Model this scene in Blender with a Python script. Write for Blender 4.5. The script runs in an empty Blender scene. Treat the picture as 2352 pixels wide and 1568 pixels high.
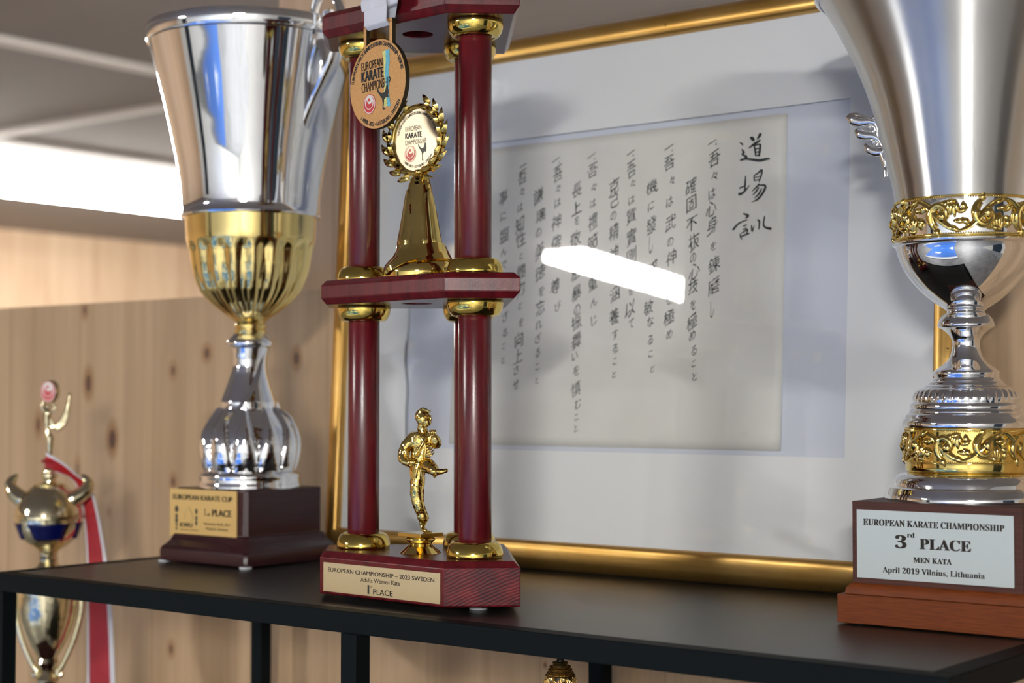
import bpy, bmesh, math, random
from math import pi, sin, cos, radians as rad, sqrt
from mathutils import Vector as V, Matrix, noise
random.seed(7)
S = bpy.context.scene
COL = S.collection

# ------------------------------------------------------------------ camera
PPX, PPY = 1176.0, 784.0
VL, VR = V((-3628 - PPX, -(917 - PPY))), V((4130 - PPX, -(917 - PPY)))   # vanishing points of the shelf edges
F = sqrt(-(VL.x * VR.x + VL.y * VR.y))
def _u(v): return V((v.x / F, v.y / F, -1.0)).normalized()
_X = -_u(VL); _Y = _u(VR); _Z = _X.cross(_Y)
R = Matrix((_X, _Y, _Z))                       # camera axes -> world
CAM = V((0.8272, -0.9099, 0.1614))
cd = bpy.data.cameras.new('camera'); cam = bpy.data.objects.new('camera', cd); COL.objects.link(cam)
cam.matrix_world = Matrix.Translation(CAM) @ R.to_4x4()
cd.sensor_width = 36; cd.lens = F / 2352 * 36; cd.clip_start = .05; cd.clip_end = 60
cd.dof.use_dof = True; cd.dof.focus_distance = 1.245; cd.dof.aperture_fstop = 6.3; cd.dof.aperture_blades = 0
S.camera = cam

# ------------------------------------------------------------------ light levels
LAMP = 360.0          # radiance of the ceiling luminaires
w = bpy.data.worlds.new('world'); S.world = w; w.use_nodes = True
w.node_tree.nodes['Background'].inputs[0].default_value = (.9, .95, 1, 1)
w.node_tree.nodes['Background'].inputs[1].default_value = .1
vs = S.view_settings
S.display_settings.display_device = 'sRGB'
vs.view_transform = 'Standard'; vs.look = 'None'; vs.gamma = 1; vs.use_curve_mapping = False
vs.exposure = 0.0
cy = S.cycles
cy.use_denoising = True; cy.max_bounces = 9; cy.glossy_bounces = 6; cy.transparent_max_bounces = 12
cy.sample_clamp_indirect = 6; cy.caustics_refractive = False; cy.caustics_reflective = False

# ------------------------------------------------------------------ measuring helpers
def ray(px, py): return R @ V(((px - PPX) / F, -(py - PPY) / F, -1.0))
def hit(px, py, q, n):
    d = ray(px, py); return CAM + d * (n.dot(q - CAM) / n.dot(d))
def at(px, py, Y): return hit(px, py, V((0, Y, 0)), V((0, 1, 0)))
def onz(px, py, z): return hit(px, py, V((0, 0, z)), V((0, 0, 1)))
RT = R.transposed()
def depth(p): return -(RT @ (V(p) - CAM)).z
def zat(x, y, py):                               # height on the vertical line (x, y) seen at image row py
    a = RT @ (V((x, y, 0)) - CAM); k = RT @ V((0, 0, 1)); m = (PPY - py) / F
    return -(a.y + m * a.z) / (k.y + m * k.z)
def prof(x, y, rows, z0=0.0):                    # [(row, half width in px)] -> [(r, z)] bottom to top
    out = []
    for py, h in rows:
        z = zat(x, y, py); out.append((h * depth((x, y, z)) / F, z - z0))
    return sorted(out, key=lambda t: t[1]) if False else out

# ------------------------------------------------------------------ object helpers
def empty(name, loc=(0, 0, 0), rz=0.0, label=None, cat=None, group=None):
    o = bpy.data.objects.new(name, None); COL.objects.link(o)
    o.location = loc; o.rotation_euler = (0, 0, rz); o.empty_display_size = .02
    tag(o, label, cat, group); return o
def tag(o, label=None, cat=None, group=None, kind=None):
    if label: o['label'] = label
    if cat: o['category'] = cat
    if group: o['group'] = group
    if kind: o['kind'] = kind
    return o
def mesh(name, bm, mats, parent=None, smooth=35, bevel=0, recalc=True):
    if recalc: bmesh.ops.recalc_face_normals(bm, faces=bm.faces)
    me = bpy.data.meshes.new(name); bm.to_mesh(me); bm.free()
    for m in (mats if isinstance(mats, (list, tuple)) else [mats]): me.materials.append(m)
    if smooth:
        me.polygons.foreach_set('use_smooth', [True] * len(me.polygons))
        me.set_sharp_from_angle(angle=rad(smooth))
    o = bpy.data.objects.new(name, me); COL.objects.link(o)
    if parent: o.parent = parent
    if bevel:
        b = o.modifiers.new('bevel', 'BEVEL'); b.width = bevel; b.segments = 2; b.limit_method = 'ANGLE'; b.angle_limit = rad(40)
        b.harden_normals = False
    return o
def B(): return bmesh.new()
def box(bm, x0, x1, y0, y1, z0, z1, M=None, mi=0):
    vs = [bm.verts.new(V((x, y, z)) if M is None else M @ V((x, y, z))) for z in (z0, z1) for y in (y0, y1) for x in (x0, x1)]
    for f in ((0, 2, 3, 1), (4, 5, 7, 6), (0, 1, 5, 4), (1, 3, 7, 5), (3, 2, 6, 7), (2, 0, 4, 6)):
        bm.faces.new([vs[i] for i in f]).material_index = mi
def loft(bm, rings, caps=True, closed=True, mi=0):
    L = [[bm.verts.new(p) for p in r] for r in rings]
    n = len(L[0])
    for a, b in zip(L, L[1:]):
        for i in range(n if closed else n - 1):
            j = (i + 1) % n
            bm.faces.new((a[i], a[j], b[j], b[i])).material_index = mi
    if caps:
        if len(L[0]) > 2:
            bm.faces.new(L[0][::-1]).material_index = mi; bm.faces.new(L[-1]).material_index = mi
    return L
def lathe(bm, pr, c=(0, 0, 0), n=96, mod=None, caps=True, mi=0, a0=0, a1=2 * pi):
    cl = abs(a1 - a0 - 2 * pi) < 1e-6
    rings = []
    for k, (r, z) in enumerate(pr):
        ring = []
        for i in range(n if cl else n + 1):
            a = a0 + (a1 - a0) * i / n
            rr, zz = (r, z) if mod is None else mod(r, z, a, k)
            ring.append(V((c[0] + rr * cos(a), c[1] + rr * sin(a), c[2] + zz)))
        rings.append(ring)
    return loft(bm, rings, caps, cl, mi)
def cat_rom(P, n=8):
    P = [V(p) for p in P]; out = []
    Q = [P[0] * 2 - P[1]] + P + [P[-1] * 2 - P[-2]]
    for i in range(1, len(Q) - 2):
        for k in range(n):
            t = k / n; a, b, c, d = Q[i - 1], Q[i], Q[i + 1], Q[i + 2]
            out.append(.5 * ((2 * b) + (c - a) * t + (2 * a - 5 * b + 4 * c - d) * t * t + (3 * b - a - 3 * c + d) * t ** 3))
    out.append(P[-1]); return out
def lerp_list(L, n):
    out = []
    for k in range(n):
        t = k / (n - 1) * (len(L) - 1); i = min(int(t), len(L) - 2); out.append(L[i] + (L[i + 1] - L[i]) * (t - i))
    return out
def tube(bm, P, rr, n=10, flat=None, up=None, caps=True, mi=0):
    # sweep a circle / ellipse (flat = ratio across the binormal) along points P
    if not isinstance(rr, (list, tuple)): rr = [rr] * len(P)
    if len(rr) != len(P): rr = lerp_list(list(rr), len(P))
    rings = []; prev = None
    for i, p in enumerate(P):
        t = (P[min(i + 1, len(P) - 1)] - P[max(i - 1, 0)])
        t = t.normalized() if t.length > 1e-9 else V((0, 0, 1))
        if up is not None: s = up.cross(t)
        elif prev is not None: s = prev - t * prev.dot(t)
        else: s = t.orthogonal()
        if s.length < 1e-6: s = t.orthogonal()
        s.normalize(); prev = s; b = t.cross(s)
        k = flat if flat else 1
        rings.append([p + (s * cos(2 * pi * j / n) + b * (k * sin(2 * pi * j / n))) * rr[i] for j in range(n)])
    return loft(bm, rings, caps, True, mi)
def ball(bm, c, r, n=12, sx=1, sy=1, sz=1, mi=0):
    m = Matrix.Translation(V(c)) @ Matrix.Diagonal((r * sx, r * sy, r * sz, 1))
    res = bmesh.ops.create_uvsphere(bm, u_segments=n, v_segments=max(6, n * 2 // 3), radius=1, matrix=m)
    if mi:
        for v in res['verts']:
            for f in v.link_faces: f.material_index = mi
def ribbon(bm, P, side, wd, th, mis=(0,), fr=(0, 1)):
    # strip of width wd along P, across vectors side[i]; fr = stripe boundaries
    n = len(P); sd = side if isinstance(side, list) else [side] * n
    wl = wd if isinstance(wd, list) else [wd] * n
    for k in range(len(fr) - 1):
        for q in range(2):
            pass
        rows = []
        for i in range(n):
            t = (P[min(i + 1, n - 1)] - P[max(i - 1, 0)]).normalized(); nn = t.cross(sd[i]).normalized() * th / 2
            a = P[i] + sd[i] * wl[i] * (fr[k] - .5); b = P[i] + sd[i] * wl[i] * (fr[k + 1] - .5)
            rows.append([a + nn, b + nn, b - nn, a - nn])
        loft(bm, rows, True, True, mis[k])

# ------------------------------------------------------------------ text
_TC = {}
def glyphs(body, spacing=1.0):
    key = (body, spacing)
    if key in _TC: return _TC[key]
    c = bpy.data.curves.new('t', 'FONT'); c.body = body; c.resolution_u = 4; c.size = 1; c.space_character = spacing
    o = bpy.data.objects.new('t', c); COL.objects.link(o)
    bpy.context.view_layer.update()
    m = o.to_mesh(); vs = [V((v.co.x, v.co.y)) for v in m.vertices]; fs = [tuple(p.vertices) for p in m.polygons]
    o.to_mesh_clear(); bpy.data.objects.remove(o); bpy.data.curves.remove(c)
    _TC[key] = (vs, fs); return _TC[key]
def put(bm, vs, fs, fn, mi=0):
    L = [bm.verts.new(fn(v)) for v in vs]
    for f in fs:
        try: bm.faces.new([L[i] for i in f]).material_index = mi
        except ValueError: pass
def line(bm, body, x0, x1, zb, zt, fn, spacing=1.0, mi=0, bold=0.0):
    # fit the text into the rectangle x0..x1, zb..zt (cap height) of a plane given by fn(x, z)
    vs, fs = glyphs(body, spacing)
    a = min(v.x for v in vs); b = max(v.x for v in vs)
    cap = max(v.y for v in glyphs('H')[0]) if any(ch.isascii() for ch in body) else max(v.y for v in glyphs('𝐇')[0])
    for dx in ([0] if not bold else [-bold, 0, bold]):
        put(bm, vs, fs, lambda v: fn(x0 + (x1 - x0) * (v.x - a) / (b - a) + dx, zb + (zt - zb) * v.y / cap), mi)
def serif(s):
    out = ''
    for ch in s:
        if 'A' <= ch <= 'Z': out += chr(0x1D400 + ord(ch) - 65)
        elif 'a' <= ch <= 'z': out += chr(0x1D41A + ord(ch) - 97)
        elif '0' <= ch <= '9': out += chr(0x1D7CE + ord(ch) - 48)
        else: out += ch
    return out
def arc_text(bm, body, r, a0, a1, h, fn, inward=False, mi=0, bold=.0):
    vs, fs = glyphs(body); x0 = min(v.x for v in vs); x1 = max(v.x for v in vs); cap = max(v.y for v in glyphs('H')[0])
    def f(v):
        a = a0 + (a1 - a0) * (v.x - x0) / (x1 - x0) + off / r; q = r + (h * v.y / cap if not inward else -h * v.y / cap)
        return fn(q * cos(a), q * sin(a))
    for off in ((-bold, 0, bold) if bold else (0,)): put(bm, vs, fs, f, mi)
def poly(bm, pts, fn, mi=0):
    f = bm.faces.new([bm.verts.new(fn(*p)) for p in pts]); f.material_index = mi
def disc(bm, cx, cz, r, fn, mi=0, n=40, r0=None):
    if r0 is None: poly(bm, [(cx + r * cos(2 * pi * i / n), cz + r * sin(2 * pi * i / n)) for i in range(n)], fn, mi)
    else:
        a = [bm.verts.new(fn(cx + r0 * cos(2 * pi * i / n), cz + r0 * sin(2 * pi * i / n))) for i in range(n)]
        b = [bm.verts.new(fn(cx + r * cos(2 * pi * i / n), cz + r * sin(2 * pi * i / n))) for i in range(n)]
        for i in range(n): bm.faces.new((a[i], a[(i + 1) % n], b[(i + 1) % n], b[i])).material_index = mi

# ------------------------------------------------------------------ materials
def nt(name):
    m = bpy.data.materials.new(name); m.use_nodes = True; t = m.node_tree
    return m, t, t.nodes['Principled BSDF']
def setp(b, **k):
    for n, v in k.items():
        n = n.replace('_', ' ')
        b.inputs[n].default_value = (*v, 1) if isinstance(v, tuple) and len(v) == 3 else v
def pbr(name, col, rough=.5, metal=0.0, var=0.0, scale=(40, 40, 40), bump=0.0, bscale=400, bdist=.0002, rvar=0.0, **k):
    m, t, b = nt(name); N = t.nodes; L = t.links
    setp(b, Base_Color=col, Roughness=rough, Metallic=metal, **k)
    tc = N.new('ShaderNodeTexCoord')
    if var or rvar:
        mp = N.new('ShaderNodeMapping'); mp.inputs['Scale'].default_value = scale; L.new(tc.outputs['Object'], mp.inputs[0])
        nz = N.new('ShaderNodeTexNoise'); nz.inputs['Scale'].default_value = 1; nz.inputs['Detail'].default_value = 5; L.new(mp.outputs[0], nz.inputs['Vector'])
        if var:
            mx = N.new('ShaderNodeMix'); mx.data_type = 'RGBA'
            mx.inputs[6].default_value = (*[max(0, c * (1 - var)) for c in col], 1); mx.inputs[7].default_value = (*[min(1, c * (1 + var)) for c in col], 1)
            cr = N.new('ShaderNodeMapRange'); cr.inputs[1].default_value = .3; cr.inputs[2].default_value = .7; L.new(nz.outputs[0], cr.inputs[0])
            L.new(cr.outputs[0], mx.inputs[0]); L.new(mx.outputs[2], b.inputs['Base Color'])
        if rvar:
            rr = N.new('ShaderNodeMapRange'); rr.inputs[3].default_value = max(0, rough - rvar); rr.inputs[4].default_value = rough + rvar
            L.new(nz.outputs[0], rr.inputs[0]); L.new(rr.outputs[0], b.inputs['Roughness'])
    if bump:
        n2 = N.new('ShaderNodeTexNoise'); n2.inputs['Detail'].default_value = 2
        if isinstance(bscale, tuple):
            m2 = N.new('ShaderNodeMapping'); m2.inputs['Scale'].default_value = bscale; L.new(tc.outputs['Object'], m2.inputs[0]); L.new(m2.outputs[0], n2.inputs['Vector']); n2.inputs['Scale'].default_value = 1
        else:
            n2.inputs['Scale'].default_value = bscale; L.new(tc.outputs['Object'], n2.inputs['Vector'])
        bp = N.new('ShaderNodeBump'); bp.inputs['Strength'].default_value = bump; bp.inputs['Distance'].default_value = bdist
        L.new(n2.outputs[0], bp.inputs['Height']); L.new(bp.outputs[0], b.inputs['Normal'])
    return m
def emit(name, col, s):
    m, t, b = nt(name); setp(b, Base_Color=col, Emission_Color=col, Emission_Strength=s, Roughness=.4); return m

GOLD = pbr('polished gold plating', (.80, .60, .19), .07, 1, bump=.05, bscale=120, bdist=.0004)
GOLDC = pbr('cup gold plating', (.84, .66, .27), .10, 1, bump=.04, bscale=60, bdist=.0005)
GOLDF = pbr('polished gold cloth folds', (.80, .60, .19), .07, 1, bump=.8, bscale=210, bdist=.0011)
BRASS = pbr('collar brass', (.72, .53, .13), .09, 1, bump=.04, bscale=90, bdist=.0005)
CHROME = pbr('mirror chrome', (.90, .91, .93), .04, 1, bump=.03, bscale=45, bdist=.0006)
SILVER = pbr('cast silver', (.80, .80, .79), .2, 1, bump=.3, bscale=500, bdist=.0004)
PALEGOLD = pbr('pale champagne plating', (.78, .70, .47), .10, 1, bump=.3, bscale=150, bdist=.0012)
BLACK = pbr('black powder coated steel', (.005, .0072, .0082), .5, 0, bump=.12, bscale=1500, bdist=.0001, Specular_IOR_Level=.04)
TOPM = pbr('black laminate shelf top', (.016, .016, .015), .33, 0, Specular_IOR_Level=.4, var=.25, scale=(300, 300, 300), bump=.25, bscale=900, bdist=.00012)
RUBBER = pbr('translucent rubber foot', (.55, .57, .6), .35)
INK = pbr('black print', (.012, .013, .014), .5)
BRUSHINK = pbr('black brush ink', (.012, .017, .018), .6)
INKB = pbr('dark brown print', (.05, .042, .035), .5)
INKG = pbr('olive black print', (.05, .045, .02), .5)
PLQ = pbr('satin brass plaque', (.55, .44, .26), .42, .55, bump=.06, bscale=(8, 400, 400), bdist=.0001)
PLQL = pbr('matt brass plaque', (.60, .40, .145), .5, .35)
PLQW = pbr('silver white plaque', (.50, .555, .565), .35, .1)
BRONZE = pbr('bronze medal face', (.56, .30, .11), .5, .4, var=.12, scale=(500, 500, 500), bump=.2, bscale=1800, bdist=.0001)
BRONZED = pbr('dark medal edge', (.045, .035, .018), .4, .6)
SATIN = pbr('satin ribbon', (.62, .64, .71), .45, 0, bump=.25, bscale=(60, 60, 2500), bdist=.0001, Sheen_Weight=.3)
RED = pbr('red satin ribbon', (.36, .006, .010), .5, 0, var=.1, scale=(90, 90, 30))
WHITER = pbr('white satin ribbon', (.68, .66, .68), .55)
LOGOR = pbr('red print', (.52, .035, .04), .45)
LOGOW = pbr('white print', (.72, .68, .64), .5)
BLUEP = pbr('pale blue print', (.12, .42, .52), .5, var=.25, scale=(600, 600, 600))
YELP = pbr('pale yellow print', (.62, .60, .20), .5, var=.2, scale=(600, 600, 600))
NAVY = pbr('navy enamel', (.002, .004, .05), .2, Specular_IOR_Level=.25)
MAT = pbr('white mat board', (.79, .80, .80), .85, 0, var=.01, scale=(9, 9, 9))
BACKB = pbr('pale blue backing', (.61, .645, .72), .85, 0)
PAPER = pbr('cream washi paper', (.71, .70, .65), .85, 0, var=.05, scale=(14, 14, 14), bump=.15, bscale=60, bdist=.0006)
MATEDGE = pbr('mat bevel', (.42, .45, .52), .9)
BURG = pbr('dark burgundy lacquer', (.032, .010, .012), .22, 0, var=.15, scale=(20, 20, 200), bump=.1, bscale=700, bdist=.0001, Specular_IOR_Level=.35)
MAHOG = pbr('mahogany block', (.062, .021, .015), .5, 0, var=.28, scale=(25, 25, 700), bump=.2, bscale=(60, 60, 1500), bdist=.0002, Specular_IOR_Level=.25)
MAHOGR = pbr('reddish mahogany plinth', (.14, .031, .0055), .5, 0, var=.22, scale=(60, 60, 900), bump=.2, bscale=(60, 60, 1500), bdist=.0002, Specular_IOR_Level=.25)
GREYW = pbr('white wall paint', (.78, .80, .80), .7, 0, var=.03, scale=(2, 2, 2))
BLUEW = pbr('blue mat vinyl', (.018, .115, .45), .6)
WHITEB = pbr('white banner print', (.75, .8, .82), .6)
DARKF = pbr('grey floor mats', (.15, .155, .165), .55, 0, var=.3, scale=(3, 3, 3))
CEIL = pbr('ceiling board', (.27, .232, .207), .8, 0, var=.04, scale=(.5, 6, 1))
CEILB = pbr('ceiling batten paint', (.72, .66, .60), .6)
LAMPM = emit('lamp diffuser', (1.0, .985, .945), LAMP)
LAMPP = emit('lamp panel diffuser', (1.0, .985, .945), LAMP * .22)
LAMPB = pbr('lamp housing', (.72, .72, .70), .5)
DOORM = pbr('dark blue door paint', (.008, .02, .035), .4)
OLDGOLD = pbr('antique gold with black wash', (.62, .44, .17), .22, 1)
BLKGOLD = pbr('black wash', (.012, .010, .006), .35)

def lacquer():
    m, t, b = nt('burgundy lacquered wood'); N = t.nodes; L = t.links
    tc = N.new('ShaderNodeTexCoord'); mp = N.new('ShaderNodeMapping'); mp.inputs['Scale'].default_value = (120, 120, 14); L.new(tc.outputs['Object'], mp.inputs[0])
    nz = N.new('ShaderNodeTexNoise'); nz.inputs['Scale'].default_value = 1; nz.inputs['Detail'].default_value = 4; L.new(mp.outputs[0], nz.inputs['Vector'])
    cr = N.new('ShaderNodeValToRGB'); cr.color_ramp.elements[0].position = .32; cr.color_ramp.elements[0].color = (.066, .004, .007, 1)
    cr.color_ramp.elements[1].position = .72; cr.color_ramp.elements[1].color = (.125, .007, .011, 1); L.new(nz.outputs[0], cr.inputs[0]); L.new(cr.outputs[0], b.inputs['Base Color'])
    setp(b, Roughness=.24, Specular_IOR_Level=.5)
    n2 = N.new('ShaderNodeTexNoise'); n2.inputs['Scale'].default_value = 1500; n2.inputs['Detail'].default_value = 1; L.new(tc.outputs['Object'], n2.inputs['Vector'])
    bp = N.new('ShaderNodeBump'); bp.inputs['Strength'].default_value = .5; bp.inputs['Distance'].default_value = .0001
    L.new(n2.outputs[0], bp.inputs['Height']); L.new(bp.outputs[0], b.inputs['Normal']); return m
LACQ = lacquer()
def endgrain():
    m, t, b = nt('burgundy end grain wood'); N = t.nodes; L = t.links
    tc = N.new('ShaderNodeTexCoord'); nz = N.new('ShaderNodeTexNoise'); nz.inputs['Scale'].default_value = 22; nz.inputs['Detail'].default_value = 3; L.new(tc.outputs['Object'], nz.inputs['Vector'])
    dt = N.new('ShaderNodeVectorMath'); dt.operation = 'DOT_PRODUCT'; dt.inputs[1].default_value = (-.27, -.27, .92); L.new(tc.outputs['Object'], dt.inputs[0])
    ma = N.new('ShaderNodeMath'); ma.operation = 'MULTIPLY_ADD'; ma.inputs[1].default_value = 2500; L.new(dt.outputs['Value'], ma.inputs[0])
    mb = N.new('ShaderNodeMath'); mb.operation = 'MULTIPLY'; mb.inputs[1].default_value = 26; L.new(nz.outputs[0], mb.inputs[0]); L.new(mb.outputs[0], ma.inputs[2])
    sn = N.new('ShaderNodeMath'); sn.operation = 'SINE'; L.new(ma.outputs[0], sn.inputs[0])
    n2 = N.new('ShaderNodeTexNoise'); n2.inputs['Scale'].default_value = 60; n2.inputs['Detail'].default_value = 3; L.new(tc.outputs['Object'], n2.inputs['Vector'])
    mc_ = N.new('ShaderNodeMath'); mc_.operation = 'MULTIPLY_ADD'; mc_.inputs[1].default_value = .16; L.new(sn.outputs[0], mc_.inputs[0]); L.new(n2.outputs[0], mc_.inputs[2])
    cr = N.new('ShaderNodeValToRGB'); cr.color_ramp.elements[0].position = .25; cr.color_ramp.elements[0].color = (.035, .003, .006, 1); cr.color_ramp.elements[1].position = .8; cr.color_ramp.elements[1].color = (.17, .010, .016, 1); L.new(mc_.outputs[0], cr.inputs[0]); L.new(cr.outputs[0], b.inputs['Base Color'])
    setp(b, Roughness=.38, Specular_IOR_Level=.2); bp = N.new('ShaderNodeBump'); bp.inputs['Strength'].default_value = .12; bp.inputs['Distance'].default_value = .0002
    L.new(sn.outputs[0], bp.inputs['Height']); L.new(bp.outputs[0], b.inputs['Normal']); return m
ENDG = endgrain()
def brushed():
    m, t, b = nt('brushed aluminium'); N = t.nodes; L = t.links
    setp(b, Base_Color=(.74, .735, .72), Metallic=1.0, Roughness=.33, Anisotropic=1.0, Anisotropic_Rotation=.25)
    tg = N.new('ShaderNodeTangent'); tg.direction_type = 'RADIAL'; tg.axis = 'Z'; L.new(tg.outputs[0], b.inputs['Tangent'])
    tc = N.new('ShaderNodeTexCoord'); nz = N.new('ShaderNodeTexNoise'); nz.inputs['Scale'].default_value = 900; L.new(tc.outputs['Object'], nz.inputs['Vector'])
    bp = N.new('ShaderNodeBump'); bp.inputs['Strength'].default_value = .06; bp.inputs['Distance'].default_value = .0001; L.new(nz.outputs[0], bp.inputs['Height']); L.new(bp.outputs[0], b.inputs['Normal'])
    return m
BRUSH = brushed()
def glassm():
    m, t, b = nt('picture glass'); N = t.nodes; L = t.links; N.remove(b); out = N['Material Output']
    lw = N.new('ShaderNodeLayerWeight'); lw.inputs[0].default_value = .5
    p = N.new('ShaderNodeMath'); p.operation = 'POWER'; p.inputs[1].default_value = 5; L.new(lw.outputs['Facing'], p.inputs[0])
    q = N.new('ShaderNodeMath'); q.operation = 'MULTIPLY_ADD'; q.inputs[1].default_value = .96; q.inputs[2].default_value = .04; L.new(p.outputs[0], q.inputs[0])
    tr = N.new('ShaderNodeBsdfTransparent'); gl = N.new('ShaderNodeBsdfGlossy'); gl.inputs['Roughness'].default_value = .012
    mx = N.new('ShaderNodeMixShader'); L.new(q.outputs[0], mx.inputs[0]); L.new(tr.outputs[0], mx.inputs[1]); L.new(gl.outputs[0], mx.inputs[2]); L.new(mx.outputs[0], out.inputs[0]); return m
GLASS = glassm()
def gilt():
    m, t, b = nt('worn gilt moulding'); N = t.nodes; L = t.links
    tc = N.new('ShaderNodeTexCoord'); nz = N.new('ShaderNodeTexNoise'); nz.inputs['Scale'].default_value = 14; nz.inputs['Detail'].default_value = 8; L.new(tc.outputs['Object'], nz.inputs['Vector'])
    cr = N.new('ShaderNodeValToRGB'); cr.color_ramp.elements[0].position = .3; cr.color_ramp.elements[0].color = (.46, .25, .055, 1); cr.color_ramp.elements[1].position = .7; cr.color_ramp.elements[1].color = (.62, .38, .12, 1)
    L.new(nz.outputs[0], cr.inputs[0])
    sc = N.new('ShaderNodeTexNoise'); sc.inputs['Scale'].default_value = 260; sc.inputs['Detail'].default_value = 2; L.new(tc.outputs['Object'], sc.inputs['Vector'])
    st = N.new('ShaderNodeMapRange'); st.inputs[1].default_value = .74; st.inputs[2].default_value = .78; L.new(sc.outputs[0], st.inputs[0])
    mx = N.new('ShaderNodeMix'); mx.data_type = 'RGBA'; mx.inputs[7].default_value = (.05, .03, .01, 1); L.new(cr.outputs[0], mx.inputs[6]); L.new(st.outputs[0], mx.inputs[0]); L.new(mx.outputs[2], b.inputs['Base Color'])
    setp(b, Metallic=.85, Roughness=.36); return m
GILT = gilt()
def pine(name, light, dark, knots=(), board=.145, axis='X', grain=1.0):
    m, t, b = nt(name); N = t.nodes; L = t.links
    tc = N.new('ShaderNodeTexCoord'); sx = N.new('ShaderNodeSeparateXYZ'); L.new(tc.outputs['Object'], sx.inputs[0])
    def math(op, a, c=None):
        n = N.new('ShaderNodeMath'); n.operation = op
        for i, v in enumerate((a, c)):
            if v is None: continue
            if isinstance(v, (int, float)): n.inputs[i].default_value = v
            else: L.new(v, n.inputs[i])
        return n.outputs[0]
    bid = math('FLOOR', math('DIVIDE', sx.outputs[axis], board))
    wn = N.new('ShaderNodeTexWhiteNoise'); wn.noise_dimensions = '1D'; L.new(bid, wn.inputs['W'])
    off = math('MULTIPLY', wn.outputs['Value'], 7.0)
    cx = N.new('ShaderNodeCombineXYZ'); L.new(math('MULTIPLY', sx.outputs[axis], 26.0), cx.inputs[0]); L.new(off, cx.inputs[1]); L.new(math('MULTIPLY', sx.outputs['Z'], 1.6), cx.inputs[2])
    nz = N.new('ShaderNodeTexNoise'); nz.inputs['Scale'].default_value = 1; nz.inputs['Detail'].default_value = 4; nz.inputs['Distortion'].default_value = .6; L.new(cx.outputs[0], nz.inputs['Vector'])
    c2 = N.new('ShaderNodeCombineXYZ'); L.new(math('MULTIPLY', sx.outputs[axis], 240.0), c2.inputs[0]); L.new(off, c2.inputs[1]); L.new(math('MULTIPLY', sx.outputs['Z'], 2.2), c2.inputs[2])
    n2 = N.new('ShaderNodeTexNoise'); n2.inputs['Scale'].default_value = 1; n2.inputs['Detail'].default_value = 2; L.new(c2.outputs[0], n2.inputs['Vector'])
    f = math('ADD', math('MULTIPLY', nz.outputs[0], .62), math('ADD', math('MULTIPLY', n2.outputs[0], .22 * grain), math('MULTIPLY', wn.outputs['Value'], .16)))
    cr = N.new('ShaderNodeValToRGB'); cr.color_ramp.elements[0].position = .34; cr.color_ramp.elements[0].color = (*dark, 1); cr.color_ramp.elements[1].position = .64; cr.color_ramp.elements[1].color = (*light, 1); L.new(f, cr.inputs[0])
    col = cr.outputs[0]
    jx = math('ABSOLUTE', math('SUBTRACT', math('FRACT', math('DIVIDE', sx.outputs[axis], board)), .5))
    jm = N.new('ShaderNodeMapRange'); jm.inputs[1].default_value = .488; jm.inputs[2].default_value = .498; jm.inputs[4].default_value = .35; L.new(jx, jm.inputs[0])
    mx = N.new('ShaderNodeMix'); mx.data_type = 'RGBA'; mx.inputs[7].default_value = (dark[0] * .45, dark[1] * .4, dark[2] * .35, 1); L.new(jm.outputs[0], mx.inputs[0]); L.new(col, mx.inputs[6]); col = mx.outputs[2]
    for (kx, kz, rx, rz, s) in knots:
        d1 = math('DIVIDE', math('SUBTRACT', sx.outputs[axis], kx), rx); d2 = math('DIVIDE', math('SUBTRACT', sx.outputs['Z'], kz), rz)
        d = math('ADD', math('SQRT', math('ADD', math('MULTIPLY', d1, d1), math('MULTIPLY', d2, d2))), math('MULTIPLY', math('SUBTRACT', n2.outputs[0], .5), .5))
        for lo, hi, cc in ((1.0, 2.3, (dark[0] * .85, dark[1] * .68, dark[2] * .5)), (.55, 1.05, (.075, .030, .016))):
            mr = N.new('ShaderNodeMapRange'); mr.interpolation_type = 'SMOOTHSTEP'; mr.inputs[1].default_value = lo; mr.inputs[2].default_value = hi; mr.inputs[3].default_value = s; mr.inputs[4].default_value = 0; L.new(d, mr.inputs[0])
            mk = N.new('ShaderNodeMix'); mk.data_type = 'RGBA'; mk.inputs[7].default_value = (*cc, 1); L.new(mr.outputs[0], mk.inputs[0]); L.new(col, mk.inputs[6]); col = mk.outputs[2]
    L.new(col, b.inputs['Base Color']); setp(b, Roughness=.55); return m

# ------------------------------------------------------------------ the room
FLOOR, CEILZ, WY = -1.3, 1.06, .374
def struct(name, bm, m, **k): return tag(mesh(name, bm, m, **k), kind='structure')
bm = B(); box(bm, -6.7, 3.7, -7.7, 7.2, FLOOR - .1, FLOOR); struct('floor', bm, DARKF)
bm = B(); box(bm, -6.7, 3.7, -7.7, 7.2, CEILZ, CEILZ + .1); struct('ceiling', bm, CEIL)
KN = []
for px, py, hw, hh, s in ((203, 880, 9, 24, .95), (258, 1008, 10, 26, 1), (88, 975, 8, 20, .75), (681, 823, 9, 17, .9), (475, 811, 9, 15, .8), (398, 851, 8, 14, .6),
                          (178, 1078, 6, 20, .55), (398, 1106, 7, 14, .7), (195, 712, 7, 14, .7), (540, 700, 7, 16, .4), (393, 1490, 7, 14, .7), (1252, 1527, 3, 6, .9), (250, 1175, 6, 10, .3), (330, 1330, 9, 30, .35)):
    p = at(px, py, WY); d = depth(p) / F; KN.append((p.x, p.z, hw * d / .79, hh * d, s))
PINE = pine('knotty pine partition', (.46, .31, .18), (.315, .20, .105), KN)
PINEL = pine('pale pine wall', (.62, .44, .29), (.47, .30, .18), [(2.9, .35, .05, .08, .6), (5.9, .05, .06, .12, .5)], axis='Y', board=.3)
PINEP = pine('pine post', (.52, .37, .25), (.40, .27, .17), (), board=.5)
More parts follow.
